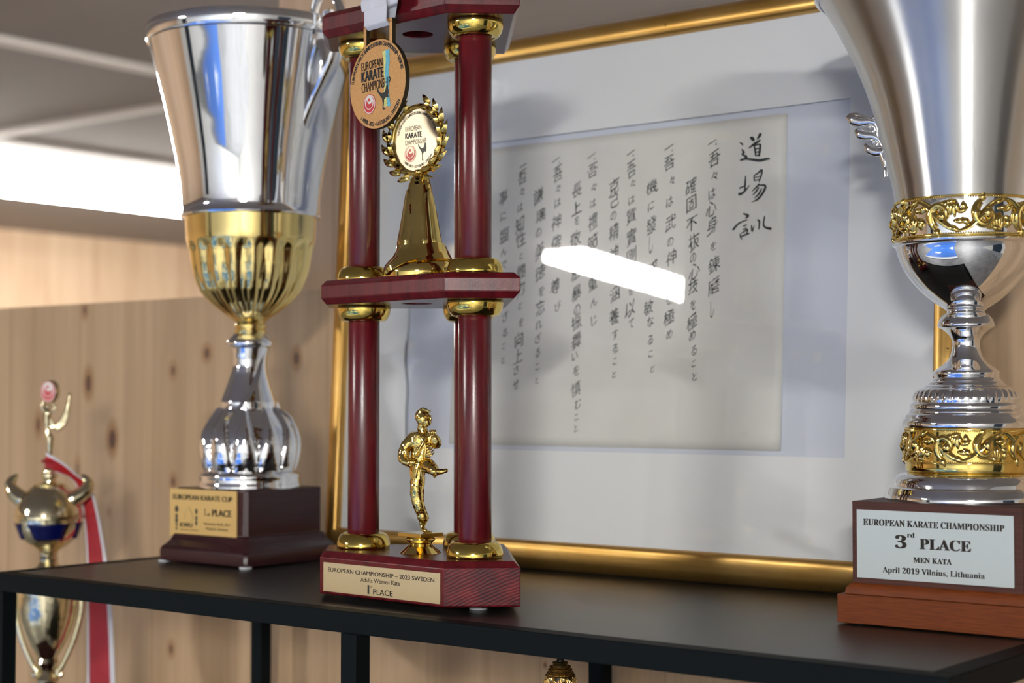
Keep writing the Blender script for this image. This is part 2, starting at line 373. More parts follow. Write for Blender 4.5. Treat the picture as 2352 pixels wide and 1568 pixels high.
bm = B(); box(bm, -2.6, 2.6, WY, WY + .04, FLOOR, .2815); struct('wall_back', bm, PINE)
bm = B(); box(bm, -6.7, -6.6, -7.6, 7.1, FLOOR, CEILZ); struct('wall_left', bm, PINEL)
bm = B(); box(bm, -6.6, 3.6, -7.7, -7.6, FLOOR, CEILZ); struct('wall_front', bm, GREYW)
bm = B(); box(bm, -6.6, 3.6, 7.1, 7.2, FLOOR, CEILZ); struct('wall_far', bm, GREYW)
bm = B(); box(bm, 3.6, 3.7, -7.6, 7.1, FLOOR, CEILZ); struct('wall_right', bm, pbr('grey wall paint', (.46, .455, .44), .7))
bm = B(); box(bm, 3.575, 3.6, -.9, .1, FLOOR, .75); struct('door_1', bm, DOORM)
bm = B(); box(bm, -5.2, -4.2, -7.6, -7.575, FLOOR, .75); struct('door_2', bm, DOORM)
xl = at(641, 10, .45).x; xr = at(792, 10, .45).x
bm = B(); box(bm, xl, xr, .45, .55, FLOOR, CEILZ); struct('trim_1', bm, PINEP)
bm = B(); box(bm, -2.695, -2.64, -7.6, 7.1, CEILZ - .014, CEILZ + .002); struct('trim_2', bm, CEILB)
bm = B(); box(bm, -4.07, -4.015, -7.6, 7.1, CEILZ - .014, CEILZ + .002); struct('trim_3', bm, CEILB)
bm = B(); box(bm, -6.6, 3.6, 2.31, 2.36, CEILZ - .016, CEILZ + .002); struct('trim_4', bm, CEILB)

# ceiling luminaires: a shallow housing with an opal diffuser facing down
def luminaire(x, y, label, group=None, n=1.15, wd=.17, hz=.06, lm=None):
    t = empty('ceiling_light', (x, y, CEILZ), 0, label, 'lamp', group); h = wd / 2
    b_ = B()
    box(b_, -h, h, -n / 2, n / 2, -.012, -.0005); mesh('housing', b_, LAMPB, t, smooth=0)
    b_ = B(); box(b_, -h + .003, h - .003, -n / 2 + .003, n / 2 - .003, -hz, -.0125); mesh('diffuser', b_, lm or LAMPM, t, smooth=0)
    return t
luminaire(-4.62, 3.3, 'long glowing white ceiling tube at upper left, above the pine wall', n=2.6, wd=.20, hz=.095, lm=LAMPP)
luminaire(-2.62, -3.50, 'white ceiling tube mirrored as a bright bar across the calligraphy glass', n=.92, hz=.042)
for x, y in ((2.6, -4.2), (3.1, -5.6), (.9, 3.6), (.9, 5.4)):
    luminaire(x, y, 'white ceiling tube elsewhere in the room, seen only as glints', 'ceiling tubes outside the picture')
# blue training mat on the floor in front of the rack, mirrored in the cups
t = empty('training_mat', (-.8, -4.4, FLOOR), 0, 'large blue and white training mat on the floor, mirrored in the cups', 'mat')
bm = B(); box(bm, -1.5, 1.4, -2.8, 2.8, .0005, .03); mesh('mat_sheet', bm, BLUEW, t)
bm = B()
for pts in ([(-1.2, -2.4), (-.8, -2.4), (-.5, -.2), (.1, .3), (1.1, .1), (1.3, .9), (1.2, 1.2), (.7, .5), (-.1, .7), (-.9, .1)], [(.5, -2.0), (1.0, -1.6), (1.35, -.6), (1.0, -.9), (.9, -1.5), (.4, -1.6)], [(-.6, 1.6), (.1, 1.7), (.0, 2.0), (-.6, 1.9)], [(-1.5, 2.6), (1.4, 2.6), (1.4, 2.8), (-1.5, 2.8)]):
    loft(bm, [[V((x, y, .0301)) for x, y in pts], [V((x, y, .034)) for x, y in pts]])
mesh('mat_print', bm, WHITEB, t)

# ------------------------------------------------------------------ display rack
XL, XR, YB = -.506, .436, .352
rack = empty('display_rack', (0, 0, FLOOR), 0, 'black metal display rack carrying the trophies and the framed calligraphy', 'shelf')
def rk(name, args, m=BLACK, bevel=.0008):
    b_ = B()
    for a in args: box(b_, *a[:4], a[4] - FLOOR, a[5] - FLOOR)
    return mesh(name, b_, m, rack, bevel=bevel)
rk('rail', [(XL, XR, 0, .016, -.0165, 0)]); rk('rail', [(XL, XR, YB - .016, YB, -.0165, 0)])
rk('rail', [(XL, XL + .016, .0162, YB - .0162, -.0165, 0)]); rk('rail', [(XR - .016, XR, .0162, YB - .0162, -.0165, 0)])
rk('top_panel', [(XL + .0168, XR - .0168, .0168, YB - .0168, -.012, -.0002)], TOPM, .0004)
for x in (-.5057, -.0547, .4195):
    rk('leg', [(x, x + .016, .002, .018, FLOOR, -.0168)]); rk('leg', [(x, x + .016, YB - .024, YB - .008, FLOOR, -.0168)])
rk('lower_shelf', [(XL + .002, XR - .002, .02, YB - .026, -.352, -.34)], TOPM)

# ------------------------------------------------------------------ framed calligraphy
FA = rad(3); FQ = V((0, .324, 0)); FN = V((0, -cos(FA), sin(FA)))
fr = empty('framed_calligraphy', (0, .324, 0), 0, 'gilt framed sheet of black brush calligraphy leaning at the back of the rack', 'picture')
fr.rotation_euler = (-FA, 0, 0)
def fl(px, py): p = hit(px, py, FQ, FN) - FQ; return p.x, p.z * cos(FA) + p.y * sin(FA)
IX0, IX1, IZ0, IZ1 = fl(784, 1000)[0], fl(2143, 800)[0], fl(1560, 1263)[1], fl(1128.5, 146)[1]
bm = B()
pr = [(0, -.004), (.0008, .0012), (.003, .0040), (.007, .0056), (.011, .0050), (.015, .0028), (.0188, -.0012), (.0218, -.006), (.0238, -.011), (.0245, -.017), (0, -.017)]   # (outward from inner edge, towards viewer)
rings = []
for (cx, cz, sx, sz) in ((IX0, IZ0, -1, -1), (IX1, IZ0, 1, -1), (IX1, IZ1, 1, 1), (IX0, IZ1, -1, 1), (IX0, IZ0, -1, -1)):
    rings.append([V((cx + sx * o, -wv, cz + sz * min(o * (1.15 if sz < 0 else 1), .0285))) for o, wv in pr])
loft(bm, rings, False); bmesh.ops.remove_doubles(bm, verts=bm.verts, dist=1e-6)
mesh('moulding', bm, GILT, fr, smooth=50)
bm = B(); box(bm, IX0 - .003, IX1 + .003, .0030, .0048, IZ0 - .003, IZ1 + .003); mesh('glass', bm, GLASS, fr, smooth=0)
MX0, MX1, MZ0, MZ1 = fl(926, 800)[0], fl(1941, 600)[0], fl(1500, 1040.6)[1], fl(1500, 277.5)[1]
def wob(z): return .0022 * sin((z - .11) * 46) + .0012 * sin(z * 110 + 1)
bm = B()
zs = [MZ0 + (MZ1 - MZ0) * i / 24 for i in range(25)]
edge = [(MX0 + wob(z), z) for z in zs]
lo = [(IX0 - .003, z) for z in zs]
for k, y in enumerate((.0052, .0066)):
    pass
def quad(bm, pts, y0, y1, mi=0):
    loft(bm, [[V((x, y0, z)) for x, z in pts], [V((x, y1, z)) for x, z in pts]], mi=mi)
quad(bm, [(IX0 - .003, IZ0 - .003), (IX1 + .003, IZ0 - .003), (IX1 + .003, MZ0), (IX0 - .003, MZ0)], .0052, .0068)
quad(bm, [(IX0 - .003, MZ1), (IX1 + .003, MZ1), (IX1 + .003, IZ1 + .003), (IX0 - .003, IZ1 + .003)], .0052, .0068)
quad(bm, [(MX1, MZ0), (IX1 + .003, MZ0), (IX1 + .003, MZ1), (MX1, MZ1)], .0052, .0068)
for i in range(24): quad(bm, [lo[i], edge[i], edge[i + 1], lo[i + 1]], .0052, .0068)
mesh('mat_board', bm, MAT, fr, smooth=0)
bm = B(); box(bm, IX0 - .003, IX1 + .003, .0086, .013, IZ0 - .003, IZ1 + .003); mesh('backing_board', bm, BACKB, fr, smooth=0)
PX0, PX1, PZ0, PZ1 = fl(1026, 850)[0], fl(1790, 650)[0], fl(1500, 1029)[1], fl(1500, 292)[1]
bm = B()
nx, nz_ = 40, 30
def psurf(x, z): return .0079 + .00025 * sin(x * 23 + z * 9)
g = [[V((PX0 + (PX1 - PX0) * i / nx, psurf(PX0 + (PX1 - PX0) * i / nx, PZ0 + (PZ1 - PZ0) * j / nz_), PZ0 + (PZ1 - PZ0) * j / nz_)) for i in range(nx + 1)] for j in range(nz_ + 1)]
L1 = loft(bm, g, False, False)
sheet = mesh('calligraphy_sheet', bm, PAPER, fr, smooth=60, recalc=False)
so = sheet.modifiers.new('thick', 'SOLIDIFY'); so.thickness = .00025; so.offset = 0

# brush writing: the three large title strokes drawn by hand, the columns from glyphs given a brush slant
bm = B()
def surf(x, z, d=.0003): return V((x, psurf(x, z) - d, z))
CH = [((1630, 0), [('一', 1626, 322), ('・', 1634, 328), ('吾', 1631, 361), ('々', 1631, 400), ('は', 1625, 442), ('心', 1624, 476), ('身', 1626, 515), ('を', 1628, 563), ('錬', 1630, 605), ('磨', 1629, 655), ('し', 1626, 704)]),
 (0, [('確', 1577, 425), ('固', 1578, 465), ('不', 1578, 512), ('抜', 1584, 552), ('の', 1582, 590), ('心', 1585, 619), ('技', 1582, 655), ('を', 1582, 697), ('極', 1579, 737), ('め', 1580, 768), ('る', 1583, 803), ('こ', 1583, 833), ('と', 1585, 863)]),
 (0, [('一', 1527, 335), ('・', 1534, 342), ('吾', 1527, 371), ('々', 1533, 411), ('は', 1528, 460), ('武', 1530, 509), ('の', 1529, 553), ('神', 1531, 589), ('髄', 1528, 641), ('を', 1527, 686), ('極', 1526, 727), ('め', 1527, 765)]),
 (0, [('機', 1487, 426), ('に', 1485, 470), ('發', 1486, 515), ('し', 1485, 557), ('感', 1487, 615), ('に', 1484, 660), ('敏', 1479, 704), ('な', 1483, 737), ('る', 1483, 779), ('こ', 1484, 811), ('と', 1488, 845)]),
 (0, [('一', 1438, 347), ('・', 1444, 354), ('吾', 1440, 385), ('々', 1443, 418), ('は', 1440, 456), ('質', 1439, 493), ('實', 1440, 541), ('剛', 1440, 585), ('健', 1439, 624), ('を', 1438, 665), ('以', 1437, 707), ('て', 1439, 742)]),
 (0, [('克', 1399, 427), ('己', 1401, 459), ('の', 1398, 493), ('精', 1399, 530), ('神', 1398, 581), ('を', 1397, 625), ('涵', 1401, 673), ('養', 1400, 725), ('す', 1402, 766), ('る', 1402, 799), ('こ', 1401, 828), ('と', 1400, 858)]),
 (0, [('一', 1348, 355), ('・', 1355, 362), ('吾', 1350, 388), ('々', 1353, 427), ('は', 1351, 464), ('禮', 1351, 506), ('節', 1350, 555), ('を', 1348, 603), ('重', 1350, 648), ('ん', 1353, 691), ('じ', 1353, 734)]),
 (0, [('長', 1314, 433), ('上', 1313, 474), ('を', 1314, 504), ('敬', 1311, 546), ('し', 1310, 580), ('粗', 1311, 622), ('暴', 1313, 670), ('の', 1314, 709), ('振', 1313, 738), ('舞', 1313, 780), ('い', 1309, 817), ('を', 1313, 849), ('慎', 1312, 892), ('む', 1316, 927), ('こ', 1313, 957), ('と', 1312, 983)]),
 (0, [('一', 1266, 364), ('・', 1273, 370), ('吾', 1270, 396), ('々', 1271, 430), ('は', 1270, 462), ('神', 1267, 507), ('佛', 1266, 557), ('を', 1266, 603), ('尊', 1264, 655), ('び', 1270, 702)]),
 (0, [('謙', 1226, 446), ('譲', 1231, 492), ('の', 1226, 532), ('美', 1229, 573), ('徳', 1230, 624), ('を', 1233, 667), ('忘', 1230, 704), ('れ', 1226, 744), ('ざ', 1225, 775), ('る', 1224, 809), ('こ', 1223, 841), ('と', 1223, 872)]),
 (0, [('一', 1190, 378), ('・', 1196, 384), ('吾', 1189, 404), ('々', 1188, 438), ('は', 1184, 474), ('知', 1182, 514), ('性', 1185, 548), ('と', 1187, 585), ('體', 1187, 621), ('力', 1185, 661), ('と', 1184, 700), ('を', 1186, 739), ('向', 1181, 778), ('上', 1179, 816), ('さ', 1175, 848), ('せ', 1174, 882)]),
 (0, [('事', 1145, 451), ('に', 1145, 494), ('臨', 1148, 538), ('ん', 1146, 575), ('で', 1147, 606), ('過', 1146, 648), ('た', 1147, 690), ('ざ', 1150, 724), ('る', 1149, 763), ('こ', 1146, 794), ('と', 1145, 825)])]
SMALL = set('々はをのめることになてすんじいむびれざさせで')
THIN = set('し')
rn = random.Random(3)
for _, col in CH:
    for ch, px, py in col:
        u, v_ = fl(px, py)
        hgt = .0150 if ch not in SMALL else .0102
        if ch in 'こと': hgt = .0082
        if ch == '一': hgt = .0120
        if ch == '・': hgt = .0075
        vs_, fs_ = glyphs(ch)
        mx = (min(q.x for q in vs_) + max(q.x for q in vs_)) / 2; my = (min(q.y for q in vs_) + max(q.y for q in vs_)) / 2
        sh = .38 + rn.uniform(-.07, .1); sl = rn.uniform(-.12, .05); sxk = .80 * rn.uniform(.92, 1.08); syk = rn.uniform(.92, 1.12)
        if ch in THIN: sxk, syk = .38, 1.35
        seed = rn.uniform(0, 100)
        def fn(q):
            a, b_ = q.x - mx, q.y - my
            o = noise.noise_vector(V((a * 2.6 + seed, b_ * 2.6, seed))) * .085 + noise.noise_vector(V((a * 9, b_ * 9, seed))) * .028
            a += o.x; b_ += o.y
            return surf(u + hgt * sxk * (a + sl * b_), v_ + hgt * syk * (b_ + sh * a))
        put(bm, vs_, fs_, fn)
def tstroke(pts, wds):
    P = cat_rom([V((x, y, 0)) for x, y in pts], 7); W = lerp_list(list(wds), len(P))
    l, r_ = [], []
    for i, p in enumerate(P):
        t_ = (P[min(i + 1, len(P) - 1)] - P[max(i - 1, 0)]).normalized(); n_ = V((-t_.y, t_.x, 0))
        k = W[i] / 2 * (1 if 0 < i < len(P) - 1 else .55)
        l.append(p + n_ * k); r_.append(p - n_ * k)
    Lv = [bm.verts.new(surf(*fl(1480 + q.x / 4.9, 240 + q.y / 4.9))) for q in l]; Rv = [bm.verts.new(surf(*fl(1480 + q.x / 4.9, 240 + q.y / 4.9))) for q in r_]
    for i in range(len(P) - 1): bm.faces.new((Lv[i], Lv[i + 1], Rv[i + 1], Rv[i]))
for pts, wds in (([(1262, 305), (1245, 340), (1215, 378)], (34, 32, 8)), ([(1140, 352), (1165, 365), (1188, 392)], (14, 44, 26)), ([(1260, 380), (1195, 425), (1125, 474)], (20, 32, 12)),
    ([(1188, 440), (1198, 500), (1206, 566)], (16, 22, 18)), ([(1188, 446), (1225, 436), (1255, 428)], (12, 16, 22)), ([(1258, 424), (1252, 500), (1240, 568)], (24, 26, 22)), ([(1200, 484), (1248, 474)], (15, 16)), ([(1204, 522), (1246, 513)], (15, 16)), ([(1204, 560), (1242, 554)], (16, 16)),
    ([(1022, 410), (1045, 422), (1062, 440)], (8, 20, 22)), ([(1046, 486), (1072, 522), (1052, 545), (1100, 572), (1070, 598)], (16, 26, 16, 30, 14)), ([(1028, 612), (1100, 596), (1240, 612), (1320, 598), (1366, 592)], (26, 24, 34, 30, 20)),
    ([(1092, 785), (1086, 880), (1082, 965)], (14, 22, 18)), ([(1018, 928), (1060, 910), (1098, 888)], (20, 16, 10)), ([(1008, 996), (1050, 985), (1095, 945), (1138, 890)], (36, 28, 20, 8)), ([(1186, 778), (1190, 848)], (18, 14)), ([(1190, 782), (1235, 752), (1272, 716)], (16, 18, 26)), ([(1278, 712), (1268, 780), (1240, 858)], (22, 20, 14)), ([(1196, 806), (1256, 790)], (12, 12)), ([(1192, 842), (1248, 826)], (14, 14)),
    ([(1162, 962), (1215, 912), (1248, 872)], (10, 20, 14)), ([(1236, 892), (1312, 898), (1292, 968), (1228, 1050), (1158, 1084)], (14, 26, 26, 24, 6)), ([(1242, 912), (1212, 960), (1172, 1004)], (16, 20, 10)), ([(1274, 926), (1240, 990), (1190, 1040)], (14, 22, 10)),
    ([(1062, 1212), (1118, 1236), (1088, 1268)], (16, 32, 14)), ([(1118, 1280), (1015, 1325), (945, 1402)], (12, 20, 26)), ([(1064, 1358), (1108, 1338)], (18, 14)), ([(1060, 1396), (1104, 1376)], (16, 14)), ([(1030, 1440), (1036, 1480), (1052, 1506)], (14, 18, 16)), ([(1036, 1440), (1078, 1416), (1112, 1392), (1104, 1446)], (10, 16, 20, 14)), ([(1042, 1474), (1092, 1452), (1138, 1436)], (16, 20, 14)),
    ([(1158, 1342), (1166, 1412), (1190, 1342)], (16, 22, 6)), ([(1222, 1282), (1246, 1302), (1240, 1396)], (18, 24, 14)), ([(1308, 1236), (1294, 1340), (1330, 1376), (1384, 1384)], (16, 20, 24, 34))):
    tstroke(pts, wds)
wr = mesh('brush_writing', bm, BRUSHINK, sheet, smooth=0, recalc=False)
wr['label'] = 'vertical columns of black brushed Japanese characters'

# ------------------------------------------------------------------ shared emblem print
def emblem(bm, cx, cz, r, fn, red, white, n=40):
    e = [0]
    def f(l): return lambda x, z: fn(x, z, l)
    disc(bm, cx, cz, r, f(1), red, n, r * .93); disc(bm, cx, cz, r * .93, f(1), white, n)
    def cres(a, h0, h1, k, l, mi, off):
        pts = []
        m = 22
        for i in range(m + 1):
            q = pi + (pi) * i / m; pts.append((cx + a * cos(q + 0), cz + off + a * sin(q)))
        for i in range(m + 1):
            q = 2 * pi - pi * i / m; pts.append((cx + a * k * cos(q) * .99, cz + off + h0 + a * h1 * sin(q)))
        poly(bm, pts, f(l), mi)
    disc(bm, cx, cz, r * .84, f(2), red, n)
    disc(bm, cx, cz + r * .16, r * .68, f(3), white, n)
    disc(bm, cx, cz + r * .06, r * .52, f(4), red, n)
    disc(bm, cx + r * .10, cz + r * .42, r * .40, f(5), white, n)
    disc(bm, cx - r * .02, cz + r * .44, r * .17, f(6), red, 20)
KICK = [(-1, .95), (-.86, 1.02), (-.68, .74), (-.35, .54), (-.05, .46), (.25, .52), (.44, .72), (.52, .98), (.70, 1.08), (.88, .98), (.86, .76), (.98, .44), (.84, .12), (.98, .02), (.78, -.06), (.60, .02), (.46, -.02), (.34, -.12), (.20, -.16), (.16, -.5), (.06, -.84), (.12, -.94), (.32, -1.0), (.30, -1.06), (-.06, -1.06), (-.10, -.90), (-.05, -.5), (-.16, -.04), (-.40, .18), (-.70, .48), (-.96, .74)]

# ------------------------------------------------------------------ column trophy
TC = V((-.0459, .0799, 0)); TR = rad(-3.5)
tro = empty('column_trophy', TC, TR, 'tall burgundy wooden three-column trophy with gold fittings, plaque reading 1st place', 'trophy')
TS, TL = .1565, .0986
def pent(inset=0.0, S_=TS, Lc=TL):
    h = S_ / sqrt(2) - inset * sqrt(2); yc = -S_ / sqrt(2) + Lc / sqrt(2) + inset
    return [(-(h - abs(yc)), yc), (h - abs(yc), yc), (h, 0), (0, h), (-h, 0)]
YF = pent()[0][1]
def slab(name, lv, hole=False, mats=LACQ):
    b_ = B(); rings = [[V((x, y, z)) for x, y in pent(i)] for z, i in lv]
    L_ = loft(b_, rings, not hole)
    if hole:                                     # a drilled hole in the underside
        b_.faces.new(L_[-1]); n = 28; z0 = lv[0][0]
        c0 = [b_.verts.new((.0125 * cos(2 * pi * i / n) - .002, .002 + .0125 * sin(2 * pi * i / n), z0)) for i in range(n)]
        c1 = [b_.verts.new(v.co + V((0, 0, .011))) for v in c0]
        ed = [b_.edges.new((c0[i], c0[(i + 1) % n])) for i in range(n)]
        oe = [b_.edges.get((L_[0][i], L_[0][(i + 1) % 5])) for i in range(5)]
        bmesh.ops.triangle_fill(b_, edges=ed + oe, use_beauty=True)
        for i in range(n): b_.faces.new((c0[i], c0[(i + 1) % n], c1[(i + 1) % n], c1[i]))
        b_.faces.new(c1)
    return mesh(name, b_, mats, tro, smooth=0, bevel=.0007)
BZ = .0044
base = slab('base_block', [(.0045, .0010), (.0055, 0), (.0340, 0), (.0390, .0047)], mats=[LACQ, ENDG])
for p in base.data.polygons:
    if abs(p.normal.z) < .2 and p.normal.x > .3: p.material_index = 1
slab('platform', [(.2385, BZ), (.2436, 0), (.2540, 0), (.2584, BZ)], True)
slab('platform', [(.4571, BZ), (.4630, 0), (.4738, 0), (.4785, BZ)], True)
CP = [(.0635, 0), (-.0622, 0), (0, .0617)]
ringp = [(.0215, 0), (.0221, .0010), (.0221, .0030), (.0217, .0058), (.0207, .0086), (.0192, .0110), (.0176, .0124), (.0162, .0127), (.0150, .0122), (.0120, .0122)]
colm = B(); lathe(colm, [(.0128, 0), (.01295, .001), (.01295, 1), (.0128, 1.001)], n=48)
for x, y in CP:
    for z0, z1 in ((.0505, .2275), (.2700, .4462)):
        b_ = B(); lathe(b_, [(.0126, z0), (.01295, z0 + .0006), (.01295, z1 - .0006), (.0126, z1)], (x, y, 0), 48); mesh('column', b_, LACQ, tro)
    for z, s in ((.0389, 1), (.2386, -1), (.2583, 1), (.4572, -1)):
        b_ = B(); lathe(b_, [(r, z + s * h) for r, h in ringp], (x, y, 0), 56); mesh('collar', b_, BRASS, tro, smooth=50)
    b_ = B(); lathe(b_, [(.0068, 0), (.0074, .0006), (.0074, .0046)], (x * 1.12, y * 1.12 - .004, 0), 28); mesh('foot', b_, RUBBER, tro)
colm.free()
# plaque on the cut front face
cR, sR = cos(TR), sin(TR)
def tl(p): d = p - TC; return V((cR * d.x + sR * d.y, -sR * d.x + cR * d.y, p.z))
TN = V((sR, -cR, 0)); TQ = TC + V((-sR * YF, cR * YF, 0))
def tpl(px, py): q = tl(hit(px, py, TQ, TN)); return q.x, q.z
x0, x1 = tpl(744.7, 1320)[0], tpl(1012, 1350)[0]
bm = B(); box(bm, x0, x1, YF - .0010, YF, .0071, .0303); plq = mesh('plaque', bm, PLQ, tro, bevel=.0001)
bm = B(); pf = lambda x, z: V((x, YF - .0011, z))
line(bm, 'EUROPEAN CHAMPIONSHIP – 2023 SWEDEN', tpl(755.5, 1306)[0], tpl(999.5, 1325)[0], .0231, .0263, pf, bold=.00006)
line(bm, 'Adults Women Kata', tpl(830.5, 1330)[0], tpl(920.5, 1338)[0], .0178, .0211, pf, bold=.00004)
line(bm, 'PLACE', tpl(859.5, 1358)[0], tpl(904, 1360)[0], .0088, .0130, pf, bold=.00009)
xi0, xi1 = tpl(846.4, 1350)[0], tpl(850.3, 1350)[0]; poly(bm, [(xi0, .0087), (xi1, .0087), (xi1, .0157), (xi0, .0157)], pf)
line(bm, 'st', tpl(851.2, 1345)[0], tpl(857.2, 1345)[0], .0140, .0158, pf)
mesh('plaque_text', bm, INK, plq, smooth=0, recalc=False)

# --- wreath and its tapered stand on the middle platform
def pl(half, D=1.312): return half * D / F
st = B(); zp = .2584
wx, wy = 0.0008, .002
def zt(py): q = TC + V((cR * wx - sR * wy, sR * wx + cR * wy, 0)); return zat(q.x, q.y, py)
rows = [(640, 84), (629, 85), (622, 84.5), (617, 83), (610, 80.5), (600, 72), (590, 63), (578, 56), (565, 51.5), (553, 49), (535, 45.3), (515, 41.8), (490, 37.5), (465, 33.5), (445, 30), (430, 27.3), (422, 26), (420, 24), (418.5, 23.6), (412, 22.5), (407, 19), (404.5, 13), (404, 9.5), (400.5, 9), (399, 12.5), (395, 13.5), (391, 12), (389, 6)]
FCAM = -pi / 2 + rad(46)            # angle towards the camera in the trophy's own axes
drow = []
for (y0_, h0_), (y1_, h1_) in zip(rows, rows[1:]):
    nk = 6 if y0_ - y1_ > 9 else 1
    for k in range(nk): drow.append((y0_ + (y1_ - y0_) * k / nk, h0_ + (h1_ - h0_) * k / nk))
drow.append(rows[-1])
def panels(r, z, a, k):
    y_ = drow[k][0]
    for a0_ in (.70, -1.15, 2.6):
        d_ = abs((a - FCAM - a0_ + pi) % (2 * pi) - pi)
        lim = 434 + 70 * max(0, d_ / .62) ** 2.2
        if d_ < .62 and lim < y_ < 575: r += .0013 * min(1, (.62 - d_) / .05) * min(1, (y_ - lim) / 2.5 + .2) * min(1, (575 - y_) / 20)
    return r, z
lathe(st, [(pl(h), max(zp, zt(y))) for y, h in drow], (wx, wy, 0), 160, panels)
stand = mesh('wreath_stand', st, GOLD, tro, smooth=40)
sw = B()
def onstand(a, py, out=0.0):
    h = None
    for (y0, h0), (y1, h1) in zip(rows, rows[1:]):
        if y1 <= py <= y0: h = h0 + (h1 - h0) * (y0 - py) / max(1e-6, y0 - y1); break
    if h is None: h = rows[0][1]
    r = pl(h) + out; return V((wx + r * cos(a), wy + r * sin(a), max(zp + .0002, zt(py))))
for a_s, a_e, y_s, y_m, y_e, wd in ((-1.05, 1.5, 632, 566, 584, 15), (-.1, 1.75, 606, 592, 600, 8)):
    top, bot = [], []
    for i in range(25):
        k = i / 24; a = FCAM + a_s + (a_e - a_s) * k
        yy = (y_s * (1 - k) ** 2 + 2 * (y_m - 16) * k * (1 - k) + y_e * k * k); ww = wd * (.25 + .75 * min(1, k * 2.5))
        top.append(onstand(a, yy - ww, .0032)); bot.append(onstand(a, yy + ww, .0022))
    inn = [p + (V((wx, wy, p.z)) - p).normalized() * .004 for p in top]; inb = [p + (V((wx, wy, p.z)) - p).normalized() * .004 for p in bot]
    loft(sw, [[a_, b_, c_, d_] for a_, b_, c_, d_ in zip(top, bot, inb, inn)])
mesh('drapery', sw, GOLD, stand, smooth=40)
# wreath
WCz = zt(321); wyy = wy - .0005
wbm = B()
def wp(u, v_, d=0.0): return V((wx - .0022 + u, wyy - d, WCz + v_))
def leaf(c, ang, ln, wd, tilt=.0):
    n = 9; rows_ = []
    dx, dz = cos(ang), sin(ang); qx, qz = -dz, dx
    for i in range(n):
        k = i / (n - 1); sh_ = max(.04, sin(pi * (.08 + .92 * k) ** .85)); hw = wd * sh_
        cxx = c[0] + dx * ln * k; czz = c[1] + dz * ln * k; dd = .0006 + .0030 * sin(pi * (.1 + .75 * k)) + tilt * (1 + k)
        rows_.append([wp(cxx - qx * hw, czz - qz * hw, dd - .0002), wp(cxx - qx * hw * .45, czz - qz * hw * .45, dd + .0009 * sh_), wp(cxx, czz, dd + .0017 * sh_), wp(cxx + qx * hw * .45, czz + qz * hw * .45, dd + .0009 * sh_), wp(cxx + qx * hw, czz + qz * hw, dd - .0002), wp(cxx, czz, dd - .0010 * sh_)])
    loft(wbm, rows_)
for side in (-1, 1):
    for i in range(8):
        a = -pi / 2 + side * (.22 + i * .345); r0 = .0262
        for dr, da, ln, wd, dl in ((.0030, .62, .0120, .0024, .0), (.0066, .34, .0135, .0026, .0006), (.0016, .02, .0120, .0023, .0012)):
            rr_ = r0 + dr; c = (rr_ * cos(a), rr_ * sin(a) * .96)
            leaf(c, a + side * (pi / 2 - da), ln * (1 - .025 * i), wd, dl)
lathe_r = []
for i in range(64):
    a = 2 * pi * i / 64; lathe_r.append([wp(q * cos(a), q * sin(a), d) for q, d in ((.0250, .0005), (.0252, .0028), (.0262, .0034), (.0285, .0026), (.0296, .0), (.0290, -.0025), (.0250, -.0025))])
loft(wbm, lathe_r + [lathe_r[0]], False); bmesh.ops.remove_doubles(wbm, verts=wbm.verts, dist=1e-7)
mesh('wreath', wbm, GOLD, tro, smooth=55)
bm = B(); loft(bm, [[wp(.0253 * cos(2 * pi * i / 64), .0253 * sin(2 * pi * i / 64), d) for i in range(64)] for d in (-.001, .0012)])
DISCM = pbr('satin champagne disc', (.64, .54, .38), .30, .9, var=.04, scale=(900, 900, 900), bump=.25, bscale=1500, bdist=.0001)
dsc = mesh('wreath_disc', bm, DISCM, tro)
bm = B(); df = lambda x, z, l=0: wp(x, z, .0013 + l * .00004)
INK2 = pbr('grey black print', (.05, .047, .04), .4, .4)
arc_text(bm, 'EUROPEAN KARATE SHINKYOKUSHIN CHAMPIONSHIP • SENIORS', .0209, rad(165), rad(16), .0022, df, bold=.0001)
arc_text(bm, '1 APRIL 2023 • GÖTEBORG • SWEDEN', .0226, rad(228), rad(322), .0021, df, True, bold=.0001)
line(bm, 'EUROPEAN', -.0128, .0055, .0078, .0117, df); line(bm, 'KARATE', -.0128, .0058, .0020, .0064, df, bold=.0003); line(bm, 'CHAMPIONSHIP', -.0132, .0108, -.0034, .0006, df)
poly(bm, [(.0066 + .0048 * x, -.0104 + .0066 * z) for x, z in KICK], df)
emblem(bm, -.0070, -.0108, .0066, df, 1, 2, 36)
mesh('disc_print', bm, [INK2, pbr('coral print', (.60, .10, .08), .4), pbr('champagne print', (.74, .64, .46), .4, .5)], dsc, smooth=0, recalc=False)

# --- karate figure on the base
fx, fy = .0032, .001
def fz(py): q = TC + V((cR * fx - sR * fy, sR * fx + cR * fy, 0)); return zat(q.x, q.y, py)
fs = B(); D0 = 1.312
lathe(fs, [(pl(h), max(.0389, fz(y))) for y, h in ((1276, 48), (1273, 49.5), (1269, 48.5), (1260, 39), (1251, 29.5), (1248, 27), (1245, 27.5), (1241, 32), (1238, 34.5), (1235, 34), (1232.6, 30.5), (1230.5, 30), (1229, 24))], (fx, fy, 0), 48)
zpl = fz(1226.5)
box(fs, fx - .0128, fx + .0128, fy - .0128, fy + .0128, zpl - .0014, zpl + .0014)
